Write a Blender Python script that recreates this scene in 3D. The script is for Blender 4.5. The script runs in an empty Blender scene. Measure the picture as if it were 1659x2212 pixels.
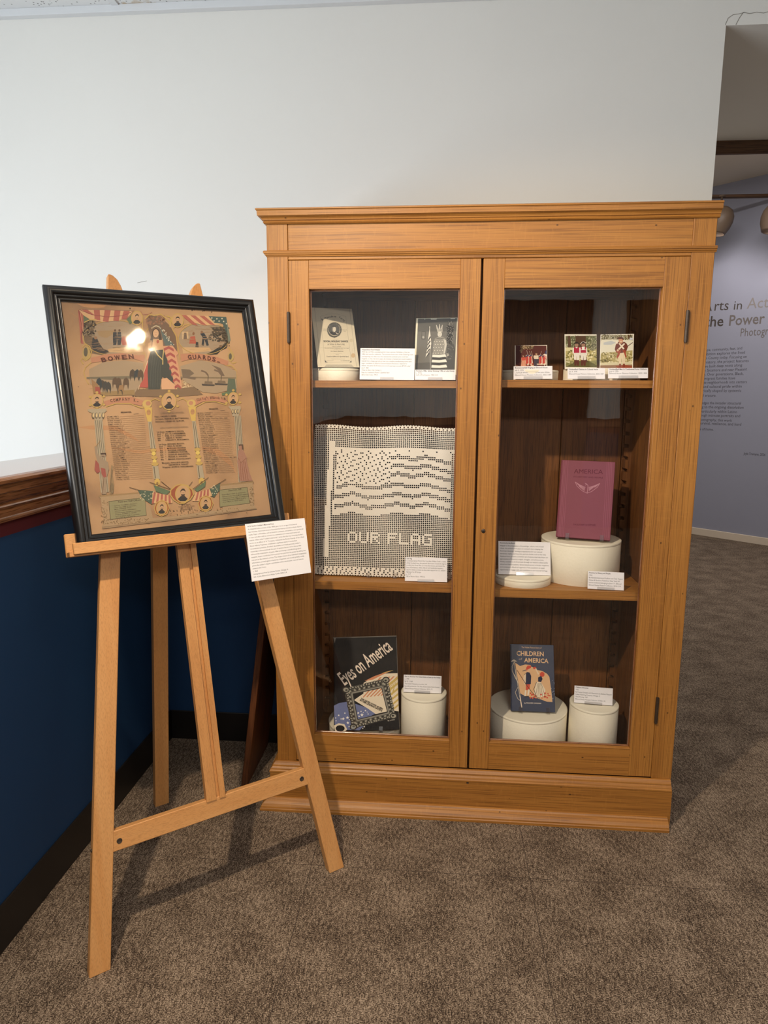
import bpy, bmesh, math, random
import numpy as np
from mathutils import Vector, Matrix
random.seed(7)
S = bpy.context.scene
COL = S.collection
R = math.radians

# ------------------------------------------------------------------ camera
cam_d = bpy.data.cameras.new('camera'); cam = bpy.data.objects.new('camera', cam_d); COL.objects.link(cam)
def cam_matrix(pos, yaw, pitch, roll):
    yaw, pitch, roll = R(yaw), R(pitch), R(roll)
    fwd = Vector((math.sin(yaw)*math.cos(pitch), math.cos(yaw)*math.cos(pitch), -math.sin(pitch)))
    right = Vector((math.cos(yaw), -math.sin(yaw), 0)); up = right.cross(fwd)
    r2 = right*math.cos(roll) + up*math.sin(roll); u2 = -right*math.sin(roll) + up*math.cos(roll)
    m = Matrix((r2, u2, -fwd)).transposed().to_4x4(); m.translation = pos
    return m
cam.matrix_world = cam_matrix(Vector((0.48953, -1.94372, 1.28093)), -4.5698, 9.5109, 0.3478)
cam_d.sensor_fit = 'HORIZONTAL'; cam_d.sensor_width = 36.0
cam_d.lens = 1449.84*36.0/1659.0
cam_d.clip_start = 0.05
S.camera = cam

# ------------------------------------------------------------------ colour management, world, lights
S.view_settings.view_transform = 'Standard'
S.view_settings.look = 'None'
S.view_settings.gamma = 1.0
S.view_settings.use_curve_mapping = False
S.view_settings.exposure = 0.0
S.cycles.use_denoising = True
S.cycles.max_bounces = 10
S.cycles.transparent_max_bounces = 16
S.cycles.sample_clamp_indirect = 4.0
KEY_W, KEY2_W, WINDOW_W, FILL_W, FAR_W = 138.0, 9.0, 132.0, 66.0, 7.0
KEY_POS, KEY2_POS = Vector((-0.12, -1.42, 2.40)), Vector((0.91, -1.13, 2.40))
WARM = (1.0, 0.83, 0.62); WARM2 = (1.0, 0.80, 0.56); DAY = (0.86, 0.93, 1.0)
world = bpy.data.worlds.new('daylight'); S.world = world; world.use_nodes = True
world.node_tree.nodes['Background'].inputs[0].default_value = (0.75, 0.87, 1.0, 1)
world.node_tree.nodes['Background'].inputs[1].default_value = 1.2
def light(name, kind, loc, target, watts, color, size=0.05, size_y=None, blend=0.35, angle=100):
    d = bpy.data.lights.new(name, kind); o = bpy.data.objects.new(name, d); COL.objects.link(o)
    d.energy = watts; d.color = color
    if kind == 'AREA':
        d.shape = 'RECTANGLE'; d.size = size; d.size_y = size_y or size
    else:
        d.shadow_soft_size = size
    if kind == 'SPOT':
        d.spot_size = R(angle); d.spot_blend = blend
    o.location = loc
    o.rotation_euler = (Vector(target)-Vector(loc)).to_track_quat('-Z', 'Y').to_euler()
    return o
# daylight entering the stairwell through the window in wall_left
light('window_daylight', 'AREA', (-2.42, -2.0, 1.05), (0.2, -1.6, 1.15), WINDOW_W, DAY, 2.6, 1.5)
# added fill light under the ceiling further back, lifts the whole room
light('gallery_fill_light', 'AREA', (1.2, -3.4, 2.47), (1.2, -3.4, 0), FILL_W, (1.0, 0.94, 0.87), 1.1, 0.5)
# unseen fill light added under the far ceiling to brighten that gallery
light('far_fill_light', 'AREA', (2.4, 2.9, 3.18), (2.4, 2.9, 0), 42.0, (1.0, 0.95, 0.92), 1.1, 0.5)

# ------------------------------------------------------------------ materials
def lin(h):
    h = h.lstrip('#'); c = [int(h[i:i+2], 16)/255 for i in (0, 2, 4)]
    return tuple(x/12.92 if x <= 0.04045 else ((x+0.055)/1.055)**2.4 for x in c) + (1.0,)
MATS = {}
def new_mat(name):
    m = bpy.data.materials.new(name); m.use_nodes = True
    nt = m.node_tree; b = nt.nodes['Principled BSDF']
    return m, nt, b
def N(nt, kind, **kw):
    n = nt.nodes.new(kind)
    for k, v in kw.items():
        if k.startswith('i_'):
            key = k[2:]
            n.inputs[int(key) if key.isdigit() else key].default_value = v
        else: setattr(n, k, v)
    return n
def pm(name, hexc, rough=0.6, var=0.06, scale=30.0, bump=0.0, metallic=0.0, spec=0.5, bscale=None, dist=0.001):
    """plain procedural surface: a colour with faint noise, optional bump"""
    if name in MATS: return MATS[name]
    m, nt, b = new_mat(name); L = nt.links
    c = lin(hexc)
    tc = N(nt, 'ShaderNodeTexCoord')
    nz = N(nt, 'ShaderNodeTexNoise', i_Scale=scale, i_Detail=4.0)
    L.new(tc.outputs['Object'], nz.inputs['Vector'])
    mx = N(nt, 'ShaderNodeMix', data_type='RGBA')
    mx.inputs[6].default_value = tuple(x*(1-var) for x in c[:3])+(1,)
    mx.inputs[7].default_value = tuple(min(1, x*(1+var)) for x in c[:3])+(1,)
    L.new(nz.outputs['Fac'], mx.inputs[0]); L.new(mx.outputs[2], b.inputs['Base Color'])
    b.inputs['Roughness'].default_value = rough; b.inputs['Metallic'].default_value = metallic
    b.inputs['Specular IOR Level'].default_value = spec
    if bump:
        n2 = N(nt, 'ShaderNodeTexNoise', i_Scale=bscale or scale, i_Detail=3.0)
        L.new(tc.outputs['Object'], n2.inputs['Vector'])
        bp = N(nt, 'ShaderNodeBump', i_Strength=bump, i_Distance=dist)
        L.new(n2.outputs['Fac'], bp.inputs['Height']); L.new(bp.outputs[0], b.inputs['Normal'])
    MATS[name] = m
    return m
def ink(hexc):
    """flat printed or painted colour"""
    key = 'ink_'+hexc.lstrip('#')
    if key in MATS: return MATS[key]
    m, nt, b = new_mat(key)
    b.inputs['Base Color'].default_value = lin(hexc); b.inputs['Roughness'].default_value = 0.75
    b.inputs['Specular IOR Level'].default_value = 0.2
    MATS[key] = m
    return m
def wood(name, light_h, mid_h, dark_h, rough=0.42, pore=0.55, ring=10.0, fleck=0.0, coat=0.0, pores=(14, 260, 260), specks=0.0):
    """grain runs along attribute gc.x"""
    m, nt, b = new_mat(name); L = nt.links
    at = N(nt, 'ShaderNodeAttribute', attribute_name='gc')
    def mp(sc):
        v = N(nt, 'ShaderNodeMapping'); v.inputs['Scale'].default_value = sc
        L.new(at.outputs['Vector'], v.inputs['Vector']); return v.outputs[0]
    big = N(nt, 'ShaderNodeTexNoise', i_Scale=1.0, i_Detail=3.0, i_Roughness=0.5); L.new(mp((1.6, ring, ring)), big.inputs['Vector'])
    med = N(nt, 'ShaderNodeTexNoise', i_Scale=1.0, i_Detail=5.0, i_Roughness=0.6, i_Distortion=0.4); L.new(mp((2.2, ring*6.5, ring*6.5)), med.inputs['Vector'])
    fin = N(nt, 'ShaderNodeTexNoise', i_Scale=1.0, i_Detail=2.0, i_Roughness=0.5); L.new(mp(pores), fin.inputs['Vector'])
    add = N(nt, 'ShaderNodeMath', operation='ADD'); 
    s1 = N(nt, 'ShaderNodeMath', operation='MULTIPLY', i_1=0.5); L.new(big.outputs['Fac'], s1.inputs[0])
    s2 = N(nt, 'ShaderNodeMath', operation='MULTIPLY', i_1=0.5); L.new(med.outputs['Fac'], s2.inputs[0])
    L.new(s1.outputs[0], add.inputs[0]); L.new(s2.outputs[0], add.inputs[1])
    cr = N(nt, 'ShaderNodeValToRGB'); e = cr.color_ramp.elements
    e[0].position = 0.32; e[0].color = lin(dark_h); e[1].position = 0.66; e[1].color = lin(light_h)
    k = cr.color_ramp.elements.new(0.48); k.color = lin(mid_h)
    L.new(add.outputs[0], cr.inputs[0])
    pr = N(nt, 'ShaderNodeValToRGB'); e = pr.color_ramp.elements
    e[0].position = 0.37; e[0].color = (1-pore, 1-pore*1.1, 1-pore*1.2, 1); e[1].position = 0.50; e[1].color = (1, 1, 1, 1)
    L.new(fin.outputs['Fac'], pr.inputs[0])
    mul = N(nt, 'ShaderNodeMix', data_type='RGBA', blend_type='MULTIPLY'); mul.inputs[0].default_value = 1.0
    L.new(cr.outputs[0], mul.inputs[6]); L.new(pr.outputs[0], mul.inputs[7])
    out = mul.outputs[2]
    if fleck:
        fl = N(nt, 'ShaderNodeTexNoise', i_Scale=1.0, i_Detail=1.0, i_Distortion=1.2); L.new(mp((95, 26, 26)), fl.inputs['Vector'])
        fr = N(nt, 'ShaderNodeValToRGB'); e = fr.color_ramp.elements
        e[0].position = 0.60; e[0].color = (0, 0, 0, 1); e[1].position = 0.68; e[1].color = (fleck,)*3+(1,)
        L.new(fl.outputs['Fac'], fr.inputs[0])
        m2 = N(nt, 'ShaderNodeMix', data_type='RGBA'); L.new(fr.outputs[0], m2.inputs[0]); L.new(out, m2.inputs[6])
        m2.inputs[7].default_value = tuple(min(1, x*1.35) for x in lin(light_h)[:3])+(1,)
        out = m2.outputs[2]
    if specks:      # small dents and old nail marks
        vo = N(nt, 'ShaderNodeTexVoronoi', i_Scale=1.0); L.new(mp((17, 24, 24)), vo.inputs['Vector'])
        vr = N(nt, 'ShaderNodeValToRGB'); e = vr.color_ramp.elements
        e[0].position = 0.035; e[0].color = (specks,)*3+(1,); e[1].position = 0.07; e[1].color = (0, 0, 0, 1)
        L.new(vo.outputs['Distance'], vr.inputs[0])
        m3 = N(nt, 'ShaderNodeMix', data_type='RGBA'); L.new(vr.outputs[0], m3.inputs[0]); L.new(out, m3.inputs[6]); m3.inputs[7].default_value = lin('#3c2410')
        out = m3.outputs[2]
    L.new(out, b.inputs['Base Color'])
    b.inputs['Roughness'].default_value = rough
    b.inputs['Coat Weight'].default_value = coat; b.inputs['Coat Roughness'].default_value = 0.25
    bp = N(nt, 'ShaderNodeBump', i_Strength=0.25, i_Distance=0.0006); L.new(fin.outputs['Fac'], bp.inputs['Height']); L.new(bp.outputs[0], b.inputs['Normal'])
    return m
OAK = wood('golden_oak', '#b07937', '#a56e2f', '#986328', rough=0.45, pore=0.36, fleck=0.10, pores=(5, 470, 470), specks=0.8)
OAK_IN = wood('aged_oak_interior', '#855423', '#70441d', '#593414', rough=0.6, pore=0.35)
OAK_RAIL = wood('brown_oak_rail', '#b0794f', '#966544', '#7a4c35', rough=0.2, pore=0.5, coat=1.0)
BEECH = wood('steamed_beech', '#d39d63', '#c98f54', '#bb8048', rough=0.45, pore=0.17, ring=5, pores=(120, 760, 760))
BOARD = wood('dark_stained_board', '#70401f', '#5c3318', '#3f2010', rough=0.5, pore=0.4)
BEAM = wood('dark_beam_wood', '#6b4a2c', '#523720', '#382514', rough=0.6, pore=0.4)

def wall_paint(name, hexc, bump=0.12):
    m, nt, b = new_mat(name); L = nt.links
    tc = N(nt, 'ShaderNodeTexCoord')
    nz = N(nt, 'ShaderNodeTexNoise', i_Scale=260.0, i_Detail=3.0); L.new(tc.outputs['Object'], nz.inputs['Vector'])
    n2 = N(nt, 'ShaderNodeTexNoise', i_Scale=3.0, i_Detail=3.0); L.new(tc.outputs['Object'], n2.inputs['Vector'])
    c = lin(hexc); mx = N(nt, 'ShaderNodeMix', data_type='RGBA')
    mx.inputs[6].default_value = tuple(x*0.98 for x in c[:3])+(1,); mx.inputs[7].default_value = tuple(min(1, x*1.02) for x in c[:3])+(1,)
    L.new(n2.outputs['Fac'], mx.inputs[0]); L.new(mx.outputs[2], b.inputs['Base Color'])
    b.inputs['Roughness'].default_value = 0.62; b.inputs['Specular IOR Level'].default_value = 0.35
    bp = N(nt, 'ShaderNodeBump', i_Strength=bump, i_Distance=0.0012); L.new(nz.outputs['Fac'], bp.inputs['Height']); L.new(bp.outputs[0], b.inputs['Normal'])
    return m
WHITE = wall_paint('white_wall_paint', '#e8e6df')
NAVY = wall_paint('navy_wall_paint', '#15375c', 0.06)
MAROON = wall_paint('maroon_stripe_paint', '#5a2028', 0.06)
LAV = wall_paint('lavender_wall_paint', '#9697a5', 0.06)
BEIGE = wall_paint('beige_ceiling_paint', '#e0d4c2', 0.06)
def carpet_mat():
    m, nt, b = new_mat('brown_loop_carpet'); L = nt.links
    tc = N(nt, 'ShaderNodeTexCoord')
    a = N(nt, 'ShaderNodeTexNoise', i_Scale=330.0, i_Detail=2.0, i_Roughness=0.7); L.new(tc.outputs['Object'], a.inputs['Vector'])
    mp = N(nt, 'ShaderNodeMapping'); mp.inputs['Scale'].default_value = (150, 60, 100); mp.inputs['Rotation'].default_value = (0, 0, 0.5); L.new(tc.outputs['Object'], mp.inputs['Vector'])
    d = N(nt, 'ShaderNodeTexNoise', i_Scale=1.0, i_Detail=3.0); L.new(mp.outputs[0], d.inputs['Vector'])
    e = N(nt, 'ShaderNodeTexNoise', i_Scale=9.0, i_Detail=4.0); L.new(tc.outputs['Object'], e.inputs['Vector'])
    s = N(nt, 'ShaderNodeMath', operation='MULTIPLY', i_1=0.62); L.new(a.outputs['Fac'], s.inputs[0])
    s2 = N(nt, 'ShaderNodeMath', operation='MULTIPLY_ADD', i_1=0.25); L.new(d.outputs['Fac'], s2.inputs[0]); L.new(s.outputs[0], s2.inputs[2])
    s3 = N(nt, 'ShaderNodeMath', operation='MULTIPLY_ADD', i_1=0.13); L.new(e.outputs['Fac'], s3.inputs[0]); L.new(s2.outputs[0], s3.inputs[2])
    cr = N(nt, 'ShaderNodeValToRGB'); el = cr.color_ramp.elements
    el[0].position = 0.41; el[0].color = lin('#2f251e'); el[1].position = 0.60; el[1].color = lin('#ab9884')
    k = el.new(0.5); k.color = lin('#6a5a4b')
    L.new(s3.outputs[0], cr.inputs[0])
    # carpet tile seams every 0.6 m
    sx = N(nt, 'ShaderNodeSeparateXYZ'); L.new(tc.outputs['Object'], sx.inputs[0])
    def seam(out, off):
        p = N(nt, 'ShaderNodeMath', operation='ADD', i_1=off); L.new(out, p.inputs[0])
        q = N(nt, 'ShaderNodeMath', operation='PINGPONG', i_1=0.3); L.new(p.outputs[0], q.inputs[0])
        r = N(nt, 'ShaderNodeMath', operation='LESS_THAN', i_1=0.0009); L.new(q.outputs[0], r.inputs[0]); return r.outputs[0]
    mxx = N(nt, 'ShaderNodeMath', operation='MAXIMUM'); L.new(seam(sx.outputs[0], -1.36+6.0), mxx.inputs[0]); L.new(seam(sx.outputs[1], -0.318+6.0), mxx.inputs[1])
    mul = N(nt, 'ShaderNodeMix', data_type='RGBA'); L.new(mxx.outputs[0], mul.inputs[0]); L.new(cr.outputs[0], mul.inputs[6]); mul.inputs[7].default_value = lin('#4a3f37')
    L.new(mul.outputs[2], b.inputs['Base Color']); b.inputs['Roughness'].default_value = 0.95; b.inputs['Specular IOR Level'].default_value = 0.1
    bp = N(nt, 'ShaderNodeBump', i_Strength=0.7, i_Distance=0.003); L.new(a.outputs['Fac'], bp.inputs['Height']); L.new(bp.outputs[0], b.inputs['Normal'])
    return m
CARPET = carpet_mat()
def tile_mat():
    m, nt, b = new_mat('acoustic_ceiling_tile'); L = nt.links
    tc = N(nt, 'ShaderNodeTexCoord')
    v = N(nt, 'ShaderNodeTexVoronoi', i_Scale=75.0); L.new(tc.outputs['Object'], v.inputs['Vector'])
    r = N(nt, 'ShaderNodeValToRGB'); e = r.color_ramp.elements; e[0].position = 0.14; e[0].color = lin('#8e8e8c'); e[1].position = 0.24; e[1].color = lin('#e4e5e4')
    L.new(v.outputs['Distance'], r.inputs[0])
    # old brown water stain along the wall
    mp = N(nt, 'ShaderNodeMapping'); mp.inputs['Location'].default_value = (0.50*4, -0.385*12, 0); mp.inputs['Scale'].default_value = (4, 12, 0); L.new(tc.outputs['Object'], mp.inputs['Vector'])
    g = N(nt, 'ShaderNodeVectorMath', operation='LENGTH'); L.new(mp.outputs[0], g.inputs[0])
    nz = N(nt, 'ShaderNodeTexNoise', i_Scale=25.0, i_Detail=5.0); L.new(tc.outputs['Object'], nz.inputs['Vector'])
    ad = N(nt, 'ShaderNodeMath', operation='ADD'); L.new(g.outputs['Value'], ad.inputs[0]); L.new(nz.outputs['Fac'], ad.inputs[1])
    r2 = N(nt, 'ShaderNodeValToRGB'); e = r2.color_ramp.elements; e[0].position = 0.83; e[0].color = (0.85,)*3+(1,); e[1].position = 0.97; e[1].color = (0, 0, 0, 1)
    L.new(ad.outputs[0], r2.inputs[0])
    mx = N(nt, 'ShaderNodeMix', data_type='RGBA'); L.new(r2.outputs[0], mx.inputs[0]); L.new(r.outputs[0], mx.inputs[6]); mx.inputs[7].default_value = lin('#b9a27c')
    L.new(mx.outputs[2], b.inputs['Base Color']); b.inputs['Roughness'].default_value = 0.9
    return m
TILE = tile_mat()
def glass_mat(name, tint=(1, 1, 1, 1), f0=0.04, rough=0.0, wav=0.0):
    m = bpy.data.materials.new(name); m.use_nodes = True; nt = m.node_tree; L = nt.links
    nt.nodes.remove(nt.nodes['Principled BSDF'])
    out = nt.nodes['Material Output']
    tr = N(nt, 'ShaderNodeBsdfTransparent'); tr.inputs[0].default_value = tint
    gl = N(nt, 'ShaderNodeBsdfGlossy'); gl.inputs['Roughness'].default_value = rough
    lw = N(nt, 'ShaderNodeLayerWeight', i_Blend=0.5)
    pw = N(nt, 'ShaderNodeMath', operation='POWER', i_1=5.0); L.new(lw.outputs['Facing'], pw.inputs[0])
    ma = N(nt, 'ShaderNodeMath', operation='MULTIPLY_ADD', i_1=1-f0, i_2=f0); L.new(pw.outputs[0], ma.inputs[0])
    mx = N(nt, 'ShaderNodeMixShader'); L.new(ma.outputs[0], mx.inputs[0]); L.new(tr.outputs[0], mx.inputs[1]); L.new(gl.outputs[0], mx.inputs[2])
    if wav:
        tc = N(nt, 'ShaderNodeTexCoord'); nz = N(nt, 'ShaderNodeTexNoise', i_Scale=9.0, i_Detail=2.0); L.new(tc.outputs['Object'], nz.inputs['Vector'])
        bp = N(nt, 'ShaderNodeBump', i_Strength=wav, i_Distance=0.02); L.new(nz.outputs['Fac'], bp.inputs['Height']); L.new(bp.outputs[0], gl.inputs['Normal'])
    L.new(mx.outputs[0], out.inputs['Surface'])
    return m
GLASS = glass_mat('old_window_glass', f0=0.042, wav=0.01)
GLAZE = glass_mat('poster_glazing', f0=0.03, wav=0.08, rough=0.055)
ACRYL = glass_mat('clear_acrylic', tint=(0.96, 0.96, 0.96, 1), f0=0.12, rough=0.08)
RISER = pm('cream_paperboard', '#f4ecd6', 0.85, 0.03, 12, bump=0.5, bscale=140, dist=0.0012)
CARD = pm('white_card', '#f1eef0', 0.8, 0.01)
BLACKF = pm('black_lacquer', '#131314', 0.28, 0.1, 60, spec=0.6)
IRON = pm('aged_steel', '#4a3d32', 0.4, 0.25, 90, metallic=0.45)
RUBBER = pm('black_cove_base', '#161210', 0.45, 0.1)
CREAMB = pm('cream_baseboard_paint', '#d9c9b4', 0.5, 0.03)
BLACKB = pm('black_backing_board', '#0c0c0d', 0.8, 0.1)
THREAD = pm('ecru_crochet_cotton', '#e8e0d2', 0.9, 0.06, 300, bump=0.4, bscale=900, dist=0.0006)
WHITEM = pm('white_metal_grid', '#dcdedf', 0.45, 0.02)
LAMPM = pm('taupe_lamp_metal', '#6a5848', 0.5, 0.08)
LAMPB = pm('black_lamp_metal', '#1a1a1a', 0.4, 0.05)

# ------------------------------------------------------------------ mesh helpers
GAX = {'x': (0, 1, 2), 'y': (1, 0, 2), 'z': (2, 0, 1)}
class MB:
    def __init__(self):
        self.v = []; self.f = []; self.m = []; self.gc = []; self.sm = []; self.mats = []
    def slot(self, mat):
        if mat not in self.mats: self.mats.append(mat)
        return self.mats.index(mat)
    def add(self, verts, faces, mat, g='z', T=None, smooth=False):
        off = (random.uniform(0, 9), random.uniform(0, 9), random.uniform(0, 9))
        b = len(self.v); ax = GAX[g]
        for p in verts:
            self.gc.append((p[ax[0]]+off[0], p[ax[1]]+off[1], p[ax[2]]+off[2]))
            self.v.append(tuple(T(*p)) if T else tuple(p))
        k = self.slot(mat)
        for f in faces:
            self.f.append([b+i for i in f]); self.m.append(k); self.sm.append(smooth)
        return self
    def box(self, x0, x1, y0, y1, z0, z1, mat, g='z', bev=0.0012, T=None):
        c = min(bev, (x1-x0)*0.4, (y1-y0)*0.4, (z1-z0)*0.4)
        if c <= 0:
            vs = [(x, y, z) for x in (x0, x1) for y in (y0, y1) for z in (z0, z1)]
            fs = [(0, 1, 3, 2), (4, 6, 7, 5), (0, 4, 5, 1), (2, 3, 7, 6), (0, 2, 6, 4), (1, 5, 7, 3)]
            return self.add(vs, fs, mat, g, T)
        X = (x0, x1); Y = (y0, y1); Z = (z0, z1); vs = []; idx = {}
        for i in (0, 1):
            for j in (0, 1):
                for k in (0, 1):
                    sx, sy, sz = (1, -1)[i], (1, -1)[j], (1, -1)[k]
                    idx[i, j, k, 0] = len(vs); vs.append((X[i], Y[j]+sy*c, Z[k]+sz*c))
                    idx[i, j, k, 1] = len(vs); vs.append((X[i]+sx*c, Y[j], Z[k]+sz*c))
                    idx[i, j, k, 2] = len(vs); vs.append((X[i]+sx*c, Y[j]+sy*c, Z[k]))
        fs = []
        for i in (0, 1): fs.append([idx[i, a, b_, 0] for a, b_ in ((0, 0), (1, 0), (1, 1), (0, 1))])
        for j in (0, 1): fs.append([idx[a, j, b_, 1] for a, b_ in ((0, 0), (1, 0), (1, 1), (0, 1))])
        for k in (0, 1): fs.append([idx[a, b_, k, 2] for a, b_ in ((0, 0), (1, 0), (1, 1), (0, 1))])
        for i in (0, 1):
            for j in (0, 1): fs.append([idx[i, j, 0, 0], idx[i, j, 1, 0], idx[i, j, 1, 1], idx[i, j, 0, 1]])
            for k in (0, 1): fs.append([idx[i, 0, k, 0], idx[i, 1, k, 0], idx[i, 1, k, 2], idx[i, 0, k, 2]])
        for j in (0, 1):
            for k in (0, 1): fs.append([idx[0, j, k, 1], idx[1, j, k, 1], idx[1, j, k, 2], idx[0, j, k, 2]])
        for i in (0, 1):
            for j in (0, 1):
                for k in (0, 1): fs.append([idx[i, j, k, q] for q in (0, 1, 2)])
        return self.add(vs, fs, mat, g, T)
    def prism(self, pts, a0, a1, mat, axis='y', g='z', T=None):
        """outline (2D) extruded along an axis; outline axes are the other two in xyz order"""
        def mk(p, a):
            return (a, p[0], p[1]) if axis == 'x' else (p[0], a, p[1]) if axis == 'y' else (p[0], p[1], a)
        n = len(pts)
        vs = [mk(p, a0) for p in pts] + [mk(p, a1) for p in pts]
        fs = [list(range(n)), list(range(2*n-1, n-1, -1))] + [[i, (i+1) % n, n+(i+1) % n, n+i] for i in range(n)]
        return self.add(vs, fs, mat, g, T)
    def lathe(self, prof, mat, cx=0, cy=0, n=48, T=None, smooth=True, g='z'):
        """profile [(r, z)] turned about the vertical through (cx, cy)"""
        vs = []; fs = []
        for r, z in prof:
            for i in range(n):
                a = 2*math.pi*i/n; vs.append((cx+r*math.cos(a), cy+r*math.sin(a), z))
        for k in range(len(prof)-1):
            for i in range(n):
                j = (i+1) % n; fs.append((k*n+i, k*n+j, (k+1)*n+j, (k+1)*n+i))
        self.add(vs, fs, mat, g, T, smooth)
        return self
    def cyl(self, r, z0, z1, mat, cx=0, cy=0, n=48, bev=0.0008, T=None):
        self.lathe([(1e-5, z0), (r-bev, z0), (r-bev, z0)], mat, cx, cy, n, T, False)
        self.lathe([(r-bev, z0), (r, z0+bev), (r, z1-bev), (r-bev, z1)], mat, cx, cy, n, T, True)
        self.lathe([(r-bev, z1), (r-bev, z1), (1e-5, z1)], mat, cx, cy, n, T, False)
        return self
    def build(self, name, parent=None, mw=None, normals=True):
        me = bpy.data.meshes.new(name); me.from_pydata(self.v, [], self.f)
        for m in self.mats: me.materials.append(m)
        me.polygons.foreach_set('material_index', self.m); me.polygons.foreach_set('use_smooth', self.sm)
        at = me.attributes.new('gc', 'FLOAT_VECTOR', 'POINT'); at.data.foreach_set('vector', [c for p in self.gc for c in p])
        if normals:
            bm = bmesh.new(); bm.from_mesh(me); bmesh.ops.recalc_face_normals(bm, faces=bm.faces); bm.to_mesh(me); bm.free()
        me.update()
        o = bpy.data.objects.new(name, me); COL.objects.link(o)
        if parent: o.parent = parent
        if mw is not None: o.matrix_world = mw
        return o
def tag(o, label=None, cat=None, group=None, kind=None):
    if label: o['label'] = label
    if cat: o['category'] = cat
    if group: o['group'] = group
    if kind: o['kind'] = kind
    return o
def thing(name, label, cat, group=None, mw=None, loc=None):
    o = bpy.data.objects.new(name, None); COL.objects.link(o); o.empty_display_size = 0.05
    if mw is not None: o.matrix_world = mw
    if loc is not None: o.location = loc
    return tag(o, label, cat, group)
def struct(o): o['kind'] = 'structure'; return o
def pose(x, y, z, yaw=0, lean=0, roll=0):
    """local x to the right, z up, front towards -y; lean tips the top back"""
    yaw, lean, roll = R(yaw), R(lean), R(roll)
    m = Matrix.Rotation(yaw, 3, 'Z') @ Matrix(((1, 0, 0), (0, math.cos(lean), math.sin(lean)), (0, -math.sin(lean), math.cos(lean)))) \
        @ Matrix(((math.cos(roll), 0, math.sin(roll)), (0, 1, 0), (-math.sin(roll), 0, math.cos(roll))))
    m = m.to_4x4(); m.translation = (x, y, z)
    return m

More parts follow.
